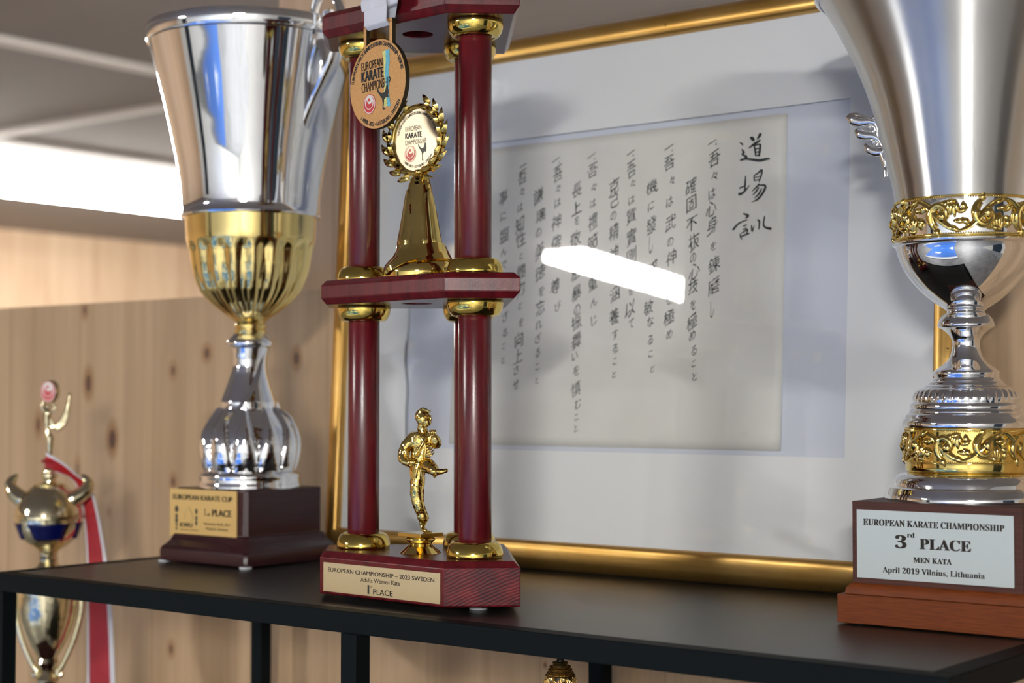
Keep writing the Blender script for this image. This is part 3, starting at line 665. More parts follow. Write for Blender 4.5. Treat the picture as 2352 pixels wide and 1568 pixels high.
# the plate is a sub-part of the figure's stand
fstand = mesh('figure_stand', fs, GOLD, None, bevel=.0004, smooth=30)
ca = rad(41.6) - TR - 0; RX = V((cos(ca), sin(ca), 0)); RB = V((sin(ca), -cos(ca), 0))   # image right / towards viewer, in trophy axes
UM = D0 / F
def fp(px, py, d=0): k = px - 962; return V((fx, fy, 0)) + RX * (k * UM) + RB * (d * UM) + V((0, 0, zpl + .0014 + (1222 - py) * UM))
sk = bpy.data.meshes.new('karate_figure')
J = [(957, 1062, 0, 18), (962, 1040, 2, 16.5), (967, 1015, 3, 19), (966, 996, 2, 13), (965, 983, 3, 8.5), (968, 962, 5, 13),               # 0 pelvis..5 head
     (945, 1003, 0, 13), (925, 1030, -4, 12.5), (917, 1056, -2, 11), (936, 1064, 12, 9), (944, 1062, 18, 7),                         # 6..10 arm with fist at the belt
     (988, 1004, 6, 12), (1001, 1024, 22, 11), (997, 1010, 34, 8.5), (990, 998, 40, 7.5),                                            # 11..14 guarding arm
     (955, 1082, 0, 16), (953, 1115, 2, 14.5), (953, 1145, 4, 12.5), (962, 1172, 0, 12), (968, 1190, -2, 11),                       # 15..19 standing leg in trousers
     (969, 1196, -2, 6.2), (966, 1210, -3, 5.6), (969, 1217, 4, 5.0), (977, 1219, 14, 4.2),                                         # 20..23 ankle, foot
     (966, 1072, 10, 16), (980, 1066, 34, 14.5), (991, 1076, 58, 11), (993, 1081, 66, 10), (998, 1080, 70, 6.0), (1014, 1078, 72, 6.8), (1024, 1077, 73, 4.5)]   # 24..30 kicking leg
Eg = [(0, 1), (1, 2), (2, 3), (3, 4), (4, 5), (2, 6), (6, 7), (7, 8), (8, 9), (9, 10), (2, 11), (11, 12), (12, 13), (13, 14), (0, 15), (15, 16), (16, 17), (17, 18), (18, 19), (19, 20), (20, 21), (21, 22), (22, 23), (0, 24), (24, 25), (25, 26), (26, 27), (27, 28), (28, 29), (29, 30)]
sk.from_pydata([fp(x, y, d) for x, y, d, r in J], Eg, []); sk.materials.append(GOLDF)
bo = bpy.data.objects.new('karate_figure', sk); COL.objects.link(bo); bo.parent = tro; fstand.parent = bo
md = bo.modifiers.new('skin', 'SKIN'); md.use_smooth_shade = True; md.branch_smoothing = .3
for i, (x, y, d, r) in enumerate(J):
    sk.skin_vertices[0].data[i].radius = (r * UM * (1.28 if i not in (20, 21, 22, 23, 28, 29, 30, 4, 5) else 1.1),) * 2; sk.skin_vertices[0].data[i].use_root = (i == 0)
md = bo.modifiers.new('sub', 'SUBSURF'); md.levels = 2; md.render_levels = 2
ftx = bpy.data.textures.new('cloth folds', 'CLOUDS'); ftx.noise_scale = .0065; ftx.noise_depth = 2
md = bo.modifiers.new('folds', 'DISPLACE'); md.texture = ftx; md.strength = .0032; md.mid_level = .5
# jacket lapels, belt, hair, face and fists
gi = B()
tube(gi, cat_rom([fp(957, 986, 10), fp(960, 1000, 22), fp(972, 1022, 25), fp(972, 1045, 24), fp(966, 1058, 20)]), [.0009, .0012, .0012, .0010, .0006], 8)
tube(gi, cat_rom([fp(975, 985, 12), fp(976, 997, 22), fp(965, 1020, 26), fp(950, 1044, 22), fp(944, 1056, 16)]), [.0009, .0012, .0013, .0010, .0006], 8)
P = [fp(957 + 23 * cos(a), 1060 + 3 * sin(a) - 2 * cos(a), 1 + 20 * sin(a)) for a in [2 * pi * i / 24 for i in range(25)]]
tube(gi, P, .0013, 8, caps=False)
tube(gi, cat_rom([fp(957, 1062, 21), fp(953, 1080, 22), fp(950, 1097, 18)]), [.0012, .0011, .0012], 8); tube(gi, cat_rom([fp(959, 1062, 21), fp(962, 1078, 24), fp(965, 1092, 22)]), [.0012, .0011, .0011], 8)
P = cat_rom([fp(938, 1062, 4), fp(940, 1085, 8), fp(948, 1092, 16), fp(960, 1090, 19)], 5); ribbon(gi, P, V((0, 0, 1)), .006, .0012)
for a in range(7):   # sleeve folds
    k = a / 6; tube(gi, cat_rom([fp(916 + 14 * k, 1030 + 8 * a * .9 - 10, 8), fp(926 + 10 * k, 1036 + 4 * a, 14), fp(938, 1040 + 3 * a, 10)], 4), [.0003, .0009, .0003], 6)
for a in range(5):
    tube(gi, cat_rom([fp(958 + a * 4, 1036 + a * 3, 22), fp(974 + a * 3, 1024 + a * 5, 25), fp(990 + a, 1016 + 5 * a, 20)], 4), [.0003, .0008, .0003], 6)
mesh('jacket_trim', gi, GOLD, bo, smooth=50)
gi = B()
for yy, r in ((1190, 12.2), (1187, 11.6)):
    tube(gi, [fp(968 + r * cos(a), yy + 1.5 * sin(a), -2 + r * sin(a)) for a in [2 * pi * i / 20 for i in range(21)]], .0006, 6, caps=False)
mesh('trouser_cuff', gi, GOLD, bo, smooth=50); gi = B()
tube(gi, [fp(993 + 3 * cos(a), 1081 + 11 * sin(a), 66 + 11 * cos(a)) for a in [2 * pi * i / 20 for i in range(21)]], .0008, 6, caps=False)
mesh('trouser_cuff', gi, GOLD, bo, smooth=50)
hd = B()
hc = fp(968, 961, 5); ball(hd, hc, 17 * UM, 20, .92, .98, 1.18)
ball(hd, fp(976, 968, 12), 11 * UM, 14, 1, 1, .95); ball(hd, fp(974, 975, 13), 7 * UM, 12)          # jaw, chin
tube(hd, [fp(982, 955, 17), fp(985.5, 962, 20), fp(983, 965, 18)], [.0006, .0011, .0008], 8)             # nose
tube(hd, [fp(972, 955, 20), fp(978, 953.5, 20), fp(985, 955, 15)], .0008, 8)                             # brow
for ex in ((975, 957.5, 19.5), (984, 957.5, 15)): ball(hd, fp(*ex), .0008, 8)
tube(hd, [fp(973, 970.5, 20.5), fp(979, 971.3, 21), fp(984, 970, 16)], [.0004, .0008, .0004], 6); tube(hd, [fp(974, 972.6, 20), fp(979, 973.2, 20.5), fp(983, 972.2, 17)], [.0004, .0007, .0004], 6)
ball(hd, fp(957, 963, 14), 4.5 * UM, 10, .6, .8, 1.2)
mesh('head', hd, GOLD, bo, smooth=60)
for f0, n_ in (((989, 994, 44), 4), ((941, 1062, 20), 4)):                                             # fists with four knuckles and thumb
    hd = B()
    ball(hd, fp(*f0), 8.5 * UM, 14, 1.0, 1.0, .92)
    for i in range(4): tube(hd, cat_rom([fp(f0[0] - 6 + 4 * i, f0[1] - 7, f0[2] + 3), fp(f0[0] - 6 + 4 * i, f0[1] - 3, f0[2] + 9), fp(f0[0] - 5 + 3.6 * i, f0[1] + 4, f0[2] + 7)], 4), [.0007, .0009, .0007], 8)
    tube(hd, cat_rom([fp(f0[0] - 7, f0[1] + 2, f0[2] + 4), fp(f0[0] - 2, f0[1] + 5, f0[2] + 9), fp(f0[0] + 4, f0[1] + 4, f0[2] + 9)], 4), [.0008, .0009, .0006], 8)
    mesh('fist', hd, GOLD, bo, smooth=60)
hd = B()
for i in range(5): tube(hd, [fp(973 + 2.4 * i, 1219.5, 14 - 2 * i), fp(978 + 2.4 * i, 1221, 20 - 3 * i)], [.0008, .0005], 6)
mesh('toes', hd, GOLD, bo, smooth=60)
hr = B(); ball(hr, fp(965.5, 956, 2), 17.5 * UM, 20, .95, 1.0, 1.05)
for i in range(9):
    k = i / 8; tube(hr, cat_rom([fp(985 - 6 * k, 945 + 2 * k, 14 - 4 * k), fp(966 - 6 * k, 938 + 8 * k, 10 + 4 * k), fp(952, 950 + 14 * k, 6 + 2 * k)], 5), [.0007, .0010, .0006], 6)
mesh('hair', hr, GOLD, bo, smooth=50)

# ------------------------------------------------------------------ medal
MY = rad(-9)
mc = at(871.5, 193.5, .028)
med = empty('medal', mc, MY, 'round bronze championship medal on a pale grey satin ribbon, hung from the column trophy', 'medal')
MRl = rad(1.5)
def mp_(x, z, l=0): return V((cos(MRl) * x - sin(MRl) * z, -.0021 - l * .00004, sin(MRl) * x + cos(MRl) * z))
MR_ = .0352
bm = B()
def mring(r, y): return [V((r * cos(2 * pi * i / 96), y, r * sin(2 * pi * i / 96))) for i in range(96)]
loft(bm, [mring(MR_ - .0004, .002), mring(MR_, .0016), mring(MR_, -.0014), mring(MR_ - .0004, -.0020)])
dk = mesh('medal_disc', bm, [BRONZED, BRONZE], med, smooth=40)
for p in dk.data.polygons:
    if p.normal.y < -.9: p.material_index = 1
bm = B()
lug = [(-.0172, .0295), (-.0172, .0470), (.0172, .0470), (.0172, .0295)]
for xa, xb in ((-.0180, -.0145), (.0145, .0180)): box(bm, xa, xb, -.0019, .0018, .029, .0475)
box(bm, -.0180, .0180, -.0019, .0018, .0460, .0495)
lg = mesh('hanger', bm, [BRONZED, BRONZE], med, bevel=.0003, smooth=0)
for p in lg.data.polygons:
    if p.normal.y < -.9: p.material_index = 1
bm = B(); mf = lambda x, z, l=0: mp_(x, z, l + 1)
arc_text(bm, 'EUROPEAN KARATE SHINKYOKUSHIN CHAMPIONSHIP • SENIORS', .0300, rad(171), rad(12), .0033, mf, mi=0, bold=.0002)
arc_text(bm, '1 APRIL 2023 • GÖTEBORG • SWEDEN', .0330, rad(229), rad(328), .0033, mf, True, bold=.0002)
poly(bm, [(.0066, .0240), (.0112, .0246), (.0116, .0150), (.0104, .0080), (.0112, .0010), (.0118, -.0080), (.0120, -.0194), (.0064, -.0190), (.0080, -.0090), (.0092, .0000), (.0082, .0075), (.0086, .0150)], lambda x, z: mf(x, z, 1), 4)
poly(bm, [(.0108, .0244), (.0158, .0250), (.0160, .0150), (.0142, .0080), (.0154, .0010), (.0142, -.0080), (.0162, -.0198), (.0118, -.0196), (.0112, -.0080), (.0106, .0010), (.0098, .0085), (.0112, .0160)], lambda x, z: mf(x, z, 2), 3)
f3 = lambda x, z: mf(x, z, 4)
line(bm, 'EUROPEAN', -.0197, .0068, .0132, .0196, f3, bold=.00006); line(bm, 'KARATE', -.0195, .0080, .0042, .0124, f3, bold=.00055); line(bm, 'CHAMPIONSHIP', -.0197, .0164, -.0040, .0032, f3, bold=.00006)
poly(bm, [(.0070 + .0076 * x, -.0122 + .0086 * z) for x, z in KICK], f3)
emblem(bm, -.0102, -.0145, .0079, lambda x, z, l=0: mf(x, z, 2 + l), 1, 2)
mesh('medal_print', bm, [INK, LOGOR, LOGOW, BLUEP, YELP], dk, smooth=0, recalc=False)
# ribbon: down the front of the platform through the hanger and back up, lying over the platform's top
bm = B()
rz0 = .4790 - mc.z; yp = .0085
def rpath(y_off, twist):
    return cat_rom([V((0, .055 + y_off, rz0 + .0022)), V((-.001, .030 + y_off, rz0 + .0024)), V((-.0015, .012 + y_off, rz0 + .0026)), V((-.002, -.0030 + y_off * .3, rz0 - .002)), V((-.0015, -.0042 + y_off * .2, rz0 - .012)), V((0, -.0042, .060)), V((0, -.0040, .0520)), V((0, -.0040, .0475)), V((0, -.0006, .0445))], 6)
P = rpath(0, 0); ws = lerp_list([.029, .029, .030, .032, .031, .0285, .0275, .0275, .0275], len(P))
ribbon(bm, P, V((1, 0, 0)), ws, .0007)
P2 = cat_rom([V((.012, .055, rz0 + .0012)), V((.010, .014, rz0 + .0014)), V((.0090, -.0010, rz0 - .002)), V((.0085, -.0020, rz0 - .012)), V((.0025, .0030, .058)), V((.0005, .0032, .0505)), V((0, .0030, .0470)), V((0, -.0006, .0445))], 6)
ribbon(bm, P2, [V((cos(.5 * (1 - i / len(P2))), .6 * (1 - i / len(P2)) * .4, sin(.25 * (1 - i / len(P2))))).normalized() for i in range(len(P2))], lerp_list([.027, .028, .029, .027, .0275, .0275], len(P2)), .0007)
mesh('ribbon', bm, SATIN, med, smooth=60)

# ------------------------------------------------------------------ left cup
LK = .9907                      # the base stands on thin feet
def toward(x, y, k): return CAM.x + (x - CAM.x) * k, CAM.y + (y - CAM.y) * k
def tz(z, k): return CAM.z + (z - CAM.z) * k
LX, LY = toward(-.4121, .2385, LK)
cl_ = empty('trophy_cup', (LX, LY, 0), 0, 'mirror chrome cup with gold fluted bowl on dark brown base, plaque reading European Karate Cup', 'trophy')
def lp(rows): return prof(LX, LY, rows)
def zl(y): return zat(LX, LY, y)
bm = B()   # stepped base
zt0 = zl(1117); wb = .0645 * LK; wk = .0525 * LK
def sq(h, z, ch=.0035): return [V((sx, sy, z)) for sx, sy in ((-h + ch, -h), (h - ch, -h), (h, -h + ch), (h, h - ch), (h - ch, h), (-h + ch, h), (-h, h - ch), (-h, -h + ch))]
lv = [(wb - .001, .0015), (wb, .0022), (wb, .012), (wb - .0012, .0155), (wb - .004, .0180), (wb - .0075, .0225), (wb - .0095, .0275), (wk, .0290), (wk, zt0 - .001), (wk - .0012, zt0)]
loft(bm, [sq(h, z) for h, z in lv]); mesh('cup_base', bm, BURG, cl_, bevel=.0006)
for sx in (-1, 1):
    for sy in (-1, 1):
        bm = B(); loft(bm, [[V((sx * (wb - .005) + .006 * cos(a), sy * (wb - .005) + .006 * sin(a), z)) for a in [2 * pi * i / 16 for i in range(16)]] for z in (0, .0020)])
        mesh('foot', bm, RUBBER, cl_)
LQ = V((0, LY - wk, 0)); LN = V((0, -1, 0))
def lq(px, py): p = hit(px, py, LQ, LN); return p.x - LX, p.z
a0_, a1_ = lq(393.5, 1120), lq(546.5, 1129); b0_, b1_ = lq(391.5, 1229), lq(544.5, 1240)
qx0 = (a0_[0] + b0_[0]) / 2; qx1 = (a1_[0] + b1_[0]) / 2; qz1 = (a0_[1] + a1_[1]) / 2; qz0 = (b0_[1] + b1_[1]) / 2
bm = B(); box(bm, qx0, qx1, -wk - .0012, -wk, qz0, qz1); pq = mesh('plaque', bm, PLQL, cl_)
bm = B(); qf = lambda x, z: V((x, -wk - .0013, z)); QW, QH = qx1 - qx0, qz1 - qz0
def qt(body, u0, u1, v0, v1, bold=.0004, ser=True): line(bm, serif(body) if ser else body, qx0 + QW * u0, qx0 + QW * u1, qz1 - QH * v1, qz1 - QH * v0, qf, bold=bold)
qt('EUROPEAN KARATE CUP', .05, .935, .12, .225, .0004, False); qt('PLACE', .645, .925, .40, .535, .0006, False); qt('1', .525, .545, .40, .535, .0002); qt('st', .565, .61, .475, .535, .0002)
qt('November 04-05, 2017', .525, .91, .675, .725, .0001, False); qt('Klaipeda, Lithuania', .555, .875, .775, .825, .0001, False)
qt('KWU', .16, .345, .71, .80, .0005, False); qt('KARATE UNION', .16, .44, .845, .872, .0001, False)
def qd(u, v_, r, rz=1): poly(bm, [(qx0 + QW * u + r * cos(a), qz1 - QH * v_ + r * rz * sin(a)) for a in [2 * pi * i / 16 for i in range(16)]], qf)
for v_, s in ((.43, .0028), (.58, .0020), (.67, .0022), (.76, .0014), (.84, .0013)): qd(.105, v_, s, 1.25)
for v_, s in ((.46, .0019), (.60, .0017), (.70, .0018)): qd(.405, v_, s, 1.5)
P = [(.22, .66), (.24, .52), (.27, .40), (.31, .37), (.30, .42), (.34, .52), (.36, .64), (.31, .66)]
for (u0, v0), (u1, v1) in zip(P, P[1:]): poly(bm, [(qx0 + QW * u0, qz1 - QH * v0), (qx0 + QW * u1, qz1 - QH * v1), (qx0 + QW * u1 + .0004, qz1 - QH * v1 + .0003), (qx0 + QW * u0 + .0004, qz1 - QH * v0 + .0003)], qf)
mesh('plaque_text', bm, INKG, pq, smooth=0, recalc=False)
# foot: swirled stem swelling into a petalled bulb
bm = B()
lathe(bm, lp([(1118, 118), (1113, 118.5), (1108, 117), (1096, 116), (1092, 117.5), (1087, 116.5), (1083, 112), (1081, 104)]), n=96)
def sw_mod(r, z, a, k):
    zb, ztp = zl(1081), zl(800)
    t_ = (z - zb) / (ztp - zb)
    u_ = abs(((11 * a / (2 * pi)) % 1) - .5) * 2; w_ = 1 if t_ < .06 else max(.001, 1 - ((t_ - .06) / .46) ** 1.6)
    pet = sqrt(max(0, 1 - (u_ / w_) ** 2)) if t_ < .52 else 0
    low = max(0, min(1, (.56 - t_) / .06)) * max(0, min(1, t_ / .04))
    q_ = ((3 * a - t_ * 9.0 + 1.5) / (2 * pi)) % 1.0; spir = (q_ if q_ < .93 else (1 - q_) / .07 * .93) * max(0, min(1, (t_ - .35) / .2)) * max(0, min(1, (1.02 - t_) / .25))
    return r * (1 - .13 * (1 - pet) * low - .21 * spir), z
rows = [(1081, 106), (1072, 110), (1062, 113.5), (1050, 116), (1035, 118), (1020, 118.5), (1005, 117), (990, 112.5), (975, 106), (960, 98), (945, 87.5), (930, 77), (915, 69), (900, 62), (885, 55), (870, 49), (855, 43.5), (840, 40), (825, 39.5), (812, 41.5), (800, 43)]
dense = []
pr_ = lp(rows)
for (r0_, z0_), (r1_, z1_) in zip(pr_, pr_[1:]):
    for k in range(4): dense.append((r0_ + (r1_ - r0_) * k / 4, z0_ + (z1_ - z0_) * k / 4))
dense.append(pr_[-1])
lathe(bm, dense, n=240, mod=sw_mod)
lathe(bm, lp([(802, 41), (797, 44), (795, 51), (790, 53.5), (785, 53), (779, 49), (773, 43), (768, 39), (766, 36)]), n=72)
mesh('stem', bm, CHROME, cl_, smooth=40)
bm = B(); lathe(bm, lp([(768, 34), (765, 36), (760, 36.5), (757, 33), (755, 33), (753, 36), (748, 36.5), (745, 33.5), (742, 33), (739, 36), (735, 37)]), n=64)
mesh('stem_ring', bm, GOLDC, cl_, smooth=40)
bm = B()
def bowl_mod(r, z, a, k):
    t_ = (z - zl(738)) / (zl(556) - zl(738))
    fl_ = abs(cos(9 * a)) ** 1.5; sh_ = max(0, min(1, t_ / .1)) * max(0, min(1, (1.0 - t_) / .12))
    vshape = max(0, min(1, (t_ - .25) * 1.6))
    g_ = max(fl_ * (1 - .25 * vshape), .72 * abs(cos(9 * a + pi / 2)) ** 4 * (1 - vshape))
    return r * (1 - .085 * sh_ * (1 - g_)), z
pr_ = lp([(738, 36), (730, 47), (720, 61), (710, 74), (698, 89), (685, 102.5), (670, 115), (652, 124), (634, 131), (614, 136.5), (592, 141), (572, 144.5), (556, 146), (548, 147), (530, 148), (512, 149), (503, 149.5)])
dense = []
for (r0_, z0_), (r1_, z1_) in zip(pr_, pr_[1:]):
    for k in range(4): dense.append((r0_ + (r1_ - r0_) * k / 4, z0_ + (z1_ - z0_) * k / 4))
dense.append(pr_[-1]); lathe(bm, dense, n=216, mod=bowl_mod)
mesh('lower_bowl', bm, GOLDC, cl_, smooth=40)
bm = B()
pr_ = lp([(503, 151), (501, 158.5), (498, 159.5), (495, 157), (480, 156.3), (455, 157.5), (431, 160), (405, 163.5), (381, 167.5), (355, 172.5), (331, 178), (302, 184), (275, 190.5), (243, 198), (212, 206), (180, 214), (149, 222), (125, 228), (108, 232.5)])
inner = [(r - .0012, z) for r, z in pr_[3:]][::-1]
rimz = zl(106); r0_ = pr_[-1][0]
lathe(bm, pr_ + inner + [(.001, pr_[3][1])], n=120); mesh('cup_body', bm, CHROME, cl_, smooth=40)
bm = B(); r1_ = 236 * depth((LX, LY, rimz)) / F; rt = zl(70)
lathe(bm, [(r0_ + .0002, rimz - .0003), (r1_, rimz), (r1_ + .0012, rimz + .002), (r1_ + .0014, rt - .003), (r1_ + .0008, rt), (r1_ - .0008, rt + .0008), (r1_ - .0022, rt - .001), (r0_ - .0016, rimz - .0003)], n=120, caps=False)
mesh('cup_rim', bm, CHROME, cl_, smooth=40)
# handles (the far one hides behind the bowl)
for s in (1, -1):
    hb = B()
    def hp(px, py): p = at(px, py, LY); return V((s * (p.x - LX), 0, p.z))
    up_ = V((0, 1, 0))
    A_ = cat_rom([hp(677, 388), hp(681, 372), hp(690, 330), hp(706, 275), hp(726, 225), hp(748, 180), hp(768, 135), hp(782, 85), hp(786, 40), hp(776, 5), hp(756, -18), hp(734, -10), hp(724, 18), hp(722, 40), hp(733, 52), hp(745, 38), hp(752, 26), hp(763, 25)], 6)
    tube(hb, A_, lerp_list([.0018, .0055, .0046, .0040, .0038, .0042, .0042, .0038, .0034, .0030, .0030, .0030, .0026, .0020, .0018, .0018, .0018, .0012], len(A_)), 12, 2.0, up_)
    A_ = cat_rom([hp(734, 205), hp(744, 170), hp(747, 140), hp(744, 110), hp(732, 88), hp(712, 78), hp(690, 74)], 6)
    tube(hb, A_, lerp_list([.0022, .0030, .0032, .0034, .0046, .0040, .0026], len(A_)), 12, 2.2, up_)
    A_ = cat_rom([hp(722, 84), hp(712, 60), hp(706, 48), hp(700, 62), hp(698, 76)], 5); tube(hb, A_, .0018, 10, 1.6, up_)
    A_ = [hp(735, 80), hp(728, 62), hp(725, 46)]; tube(hb, cat_rom(A_, 4), .0022, 10, 1.8, up_)
    ball(hb, hp(681, 366), .0062, 12, .8, 1.6, 1.7)
    mesh('handle', hb, CHROME, cl_, smooth=50)

# ------------------------------------------------------------------ right cup
RK = .9930
RX_, RY_ = toward(.3442, .2500, RK)
RR = rad(1.5)
cr_ = empty('trophy_cup', (RX_, RY_, 0), RR, 'brushed silver cup with pierced gold bands on mahogany base, plaque reading 3rd place men kata', 'trophy')
def rp(rows): return prof(RX_, RY_, rows)
def zr(y): return zat(RX_, RY_, y)
bm = B(); hb_ = .0712 * RK; hk = .0628 * RK
z1_ = tz(.0200, RK)
loft(bm, [[V((sx * h, sy * h, z)) for sx, sy in ((-1, -1), (1, -1), (1, .96), (-1, .96))] for h, z in ((hb_, .0011), (hb_, z1_ + .0005))]); pln = mesh('plinth', bm, MAHOGR, cr_, bevel=.0005)
bm = B(); zb1 = tz(.0875, RK)
loft(bm, [[V((sx * h, sy * h, z)) for sx, sy in ((-1, -1), (1, -1), (1, 1), (-1, 1))] for h, z in ((hb_ - .004, z1_ + .0005), (hb_ - .0045, z1_ + .0045), (hk + .0015, z1_ + .0075), (hk, z1_ + .0085), (hk, zb1))]); mesh('base_block', bm, [MAHOG, MAHOGR], cr_, bevel=.0004)
for o_ in COL.objects:
    if o_.parent == cr_ and o_.name.startswith('base_block'):
        for p in o_.data.polygons:
            if p.center.z < z1_ + .0085: p.material_index = 1
RN = V((sin(RR), -cos(RR), 0)); RQ = V((RX_, RY_, 0)) + RN * hk
def rq(px, py): d = hit(px, py, RQ, RN) - V((RX_, RY_, 0)); return cos(RR) * d.x + sin(RR) * d.y, d.z
c = [rq(1968, 1172.5), rq(2328, 1181), rq(2331.5, 1348), rq(1970.5, 1327)]
gx0 = (c[0][0] + c[3][0]) / 2; gx1 = (c[1][0] + c[2][0]) / 2; gz1 = (c[0][1] + c[1][1]) / 2; gz0 = (c[2][1] + c[3][1]) / 2
bm = B(); box(bm, gx0, gx1, -hk - .0010, -hk, gz0, gz1); gp = mesh('plaque', bm, PLQW, cr_, bevel=.0001)
bm = B(); gf = lambda x, z: V((x, -hk - .0011, z))
def gt(body, xa, xb, ya, yt, xr, bold=.00018):
    z_b, z_t = rq(xr, ya)[1], rq(xr, yt)[1]
    line(bm, serif(body), rq(xa, ya)[0], rq(xb, ya)[0], z_b, z_t, gf, bold=bold)
gt('EUROPEAN KARATE CHAMPIONSHIP', 1984.5, 2308, 1206.5, 1192, 2080 - 60, .0002)
gt('3', 2058, 2083, 1258.5, 1230, 2070, .0004); gt('rd', 2085, 2102, 1234, 1222.5, 2093, .00015); gt('PLACE', 2114, 2231, 1263, 1239, 2160, .0004)
gt('MEN KATA', 2099.5, 2187, 1293, 1280.5, 2130, .0002); gt('April 2019 Vilnius, Lithuania', 2029, 2263, 1318, 1305, 2100, .0001)
mesh('plaque_text', bm, INKB, gp, smooth=0, recalc=False)
for sx in (-1, 1):
    for sy in (-1, 1):
        bm = B(); lathe(bm, [(.008, 0), (.008, .0014)], (sx * (hb_ - .012), sy * (hb_ - .014), 0), 24); mesh('felt_pad', bm, BLKGOLD, cr_)
# foot and stem
rows_foot = [(1151, 186), (1144, 186.5), (1137, 186), (1130, 184), (1124, 181.5), (1119, 180), (1116, 174), (1115.5, 167), (1109, 166), (1101, 164.5), (1094, 160), (1089, 153), (1085.5, 146), (1084, 136)]
bm = B(); lathe(bm, [(r, max(zb1, z)) for r, z in rp(rows_foot)], n=120); mesh('foot', bm, CHROME, cr_, smooth=40)
bm = B(); lathe(bm, rp([(1085, 130), (1081, 137), (1078, 138.5), (1068, 138.7), (1064, 138.7), (1063.5, 139.8), (1061.5, 139.8), (1061, 138), (1058, 138.2), (1022, 138.6), (987, 138.2), (985.5, 140.5), (983, 141), (982, 138)]), n=120)
loband = mesh('lower_gold_band', bm, GOLD, cr_, smooth=40)
stem_rows = [(983, 138), (981, 143), (977, 144.8), (970, 144.8), (964, 142.6), (961, 139), (957, 138), (953, 136.5), (950, 131), (947, 129.5), (944.5, 130), (941, 127.5), (939, 126), (936, 127.3), (930, 127), (926, 124.5), (924, 121)]
bm = B(); lathe(bm, rp(stem_rows), n=120)
def flute(r, z, a, k):
    t_ = (z - zr(922)) / (zr(889) - zr(922)); s_ = sin(pi * max(0, min(1, t_ * .9 + .08)))
    return r * (1 + .022 * s_ * (abs(cos(18 * a)) ** .6 - .6)), z
pr_ = rp([(924, 119.5), (918, 120.5), (911, 119.8), (905, 117.8), (899, 114), (894, 109.5), (890, 101), (888, 93)]); dense = []
for (r0_, z0_), (r1_, z1q) in zip(pr_, pr_[1:]):
    for k in range(4): dense.append((r0_ + (r1_ - r0_) * k / 4, z0_ + (z1q - z0_) * k / 4))
lathe(bm, dense + [pr_[-1]], n=288, mod=flute)
lathe(bm, rp([(888, 94), (885, 90), (883, 85.5), (880, 85), (877, 82), (875, 77.5), (872, 76.5), (869, 75), (867, 71.5), (864.5, 72), (860, 74), (856, 74.5), (852, 73), (849.5, 69.5), (846, 65), (842, 58.5), (836, 51), (830, 44), (824, 39), (816, 35.5), (808, 33), (800, 31.2), (792, 30.2), (784, 30.8), (777, 33), (770, 37.5), (764, 43), (758, 50), (754, 56.5), (752, 61.5), (749, 63.5), (744, 63.2), (738, 61.3), (731, 57.8), (725, 53), (721, 48.5), (719.5, 44), (716, 42), (714, 42), (712, 45), (709, 48), (706, 48.3), (703.5, 46), (702.5, 40)]), n=96)
mesh('stem', bm, CHROME, cr_, smooth=40)
bm = B(); lathe(bm, rp([(713, 20), (711, 42), (707, 52), (703, 57.5), (695, 69), (686, 80.5), (676, 92), (664, 104.5), (650, 116.5), (635, 128), (618, 138.5), (600, 147), (582, 152.5), (568, 155), (566.5, 156), (566, 160), (563, 163), (558.5, 163.5), (555.5, 160), (554, 156)]), n=140)
mesh('lower_bowl', bm, CHROME, cr_, smooth=40)
bm = B(); lathe(bm, rp([(556, 155), (554.5, 155.3), (464, 155.3), (463, 150)]), n=120); mesh('band_core', bm, CHROME, cr_, smooth=40)
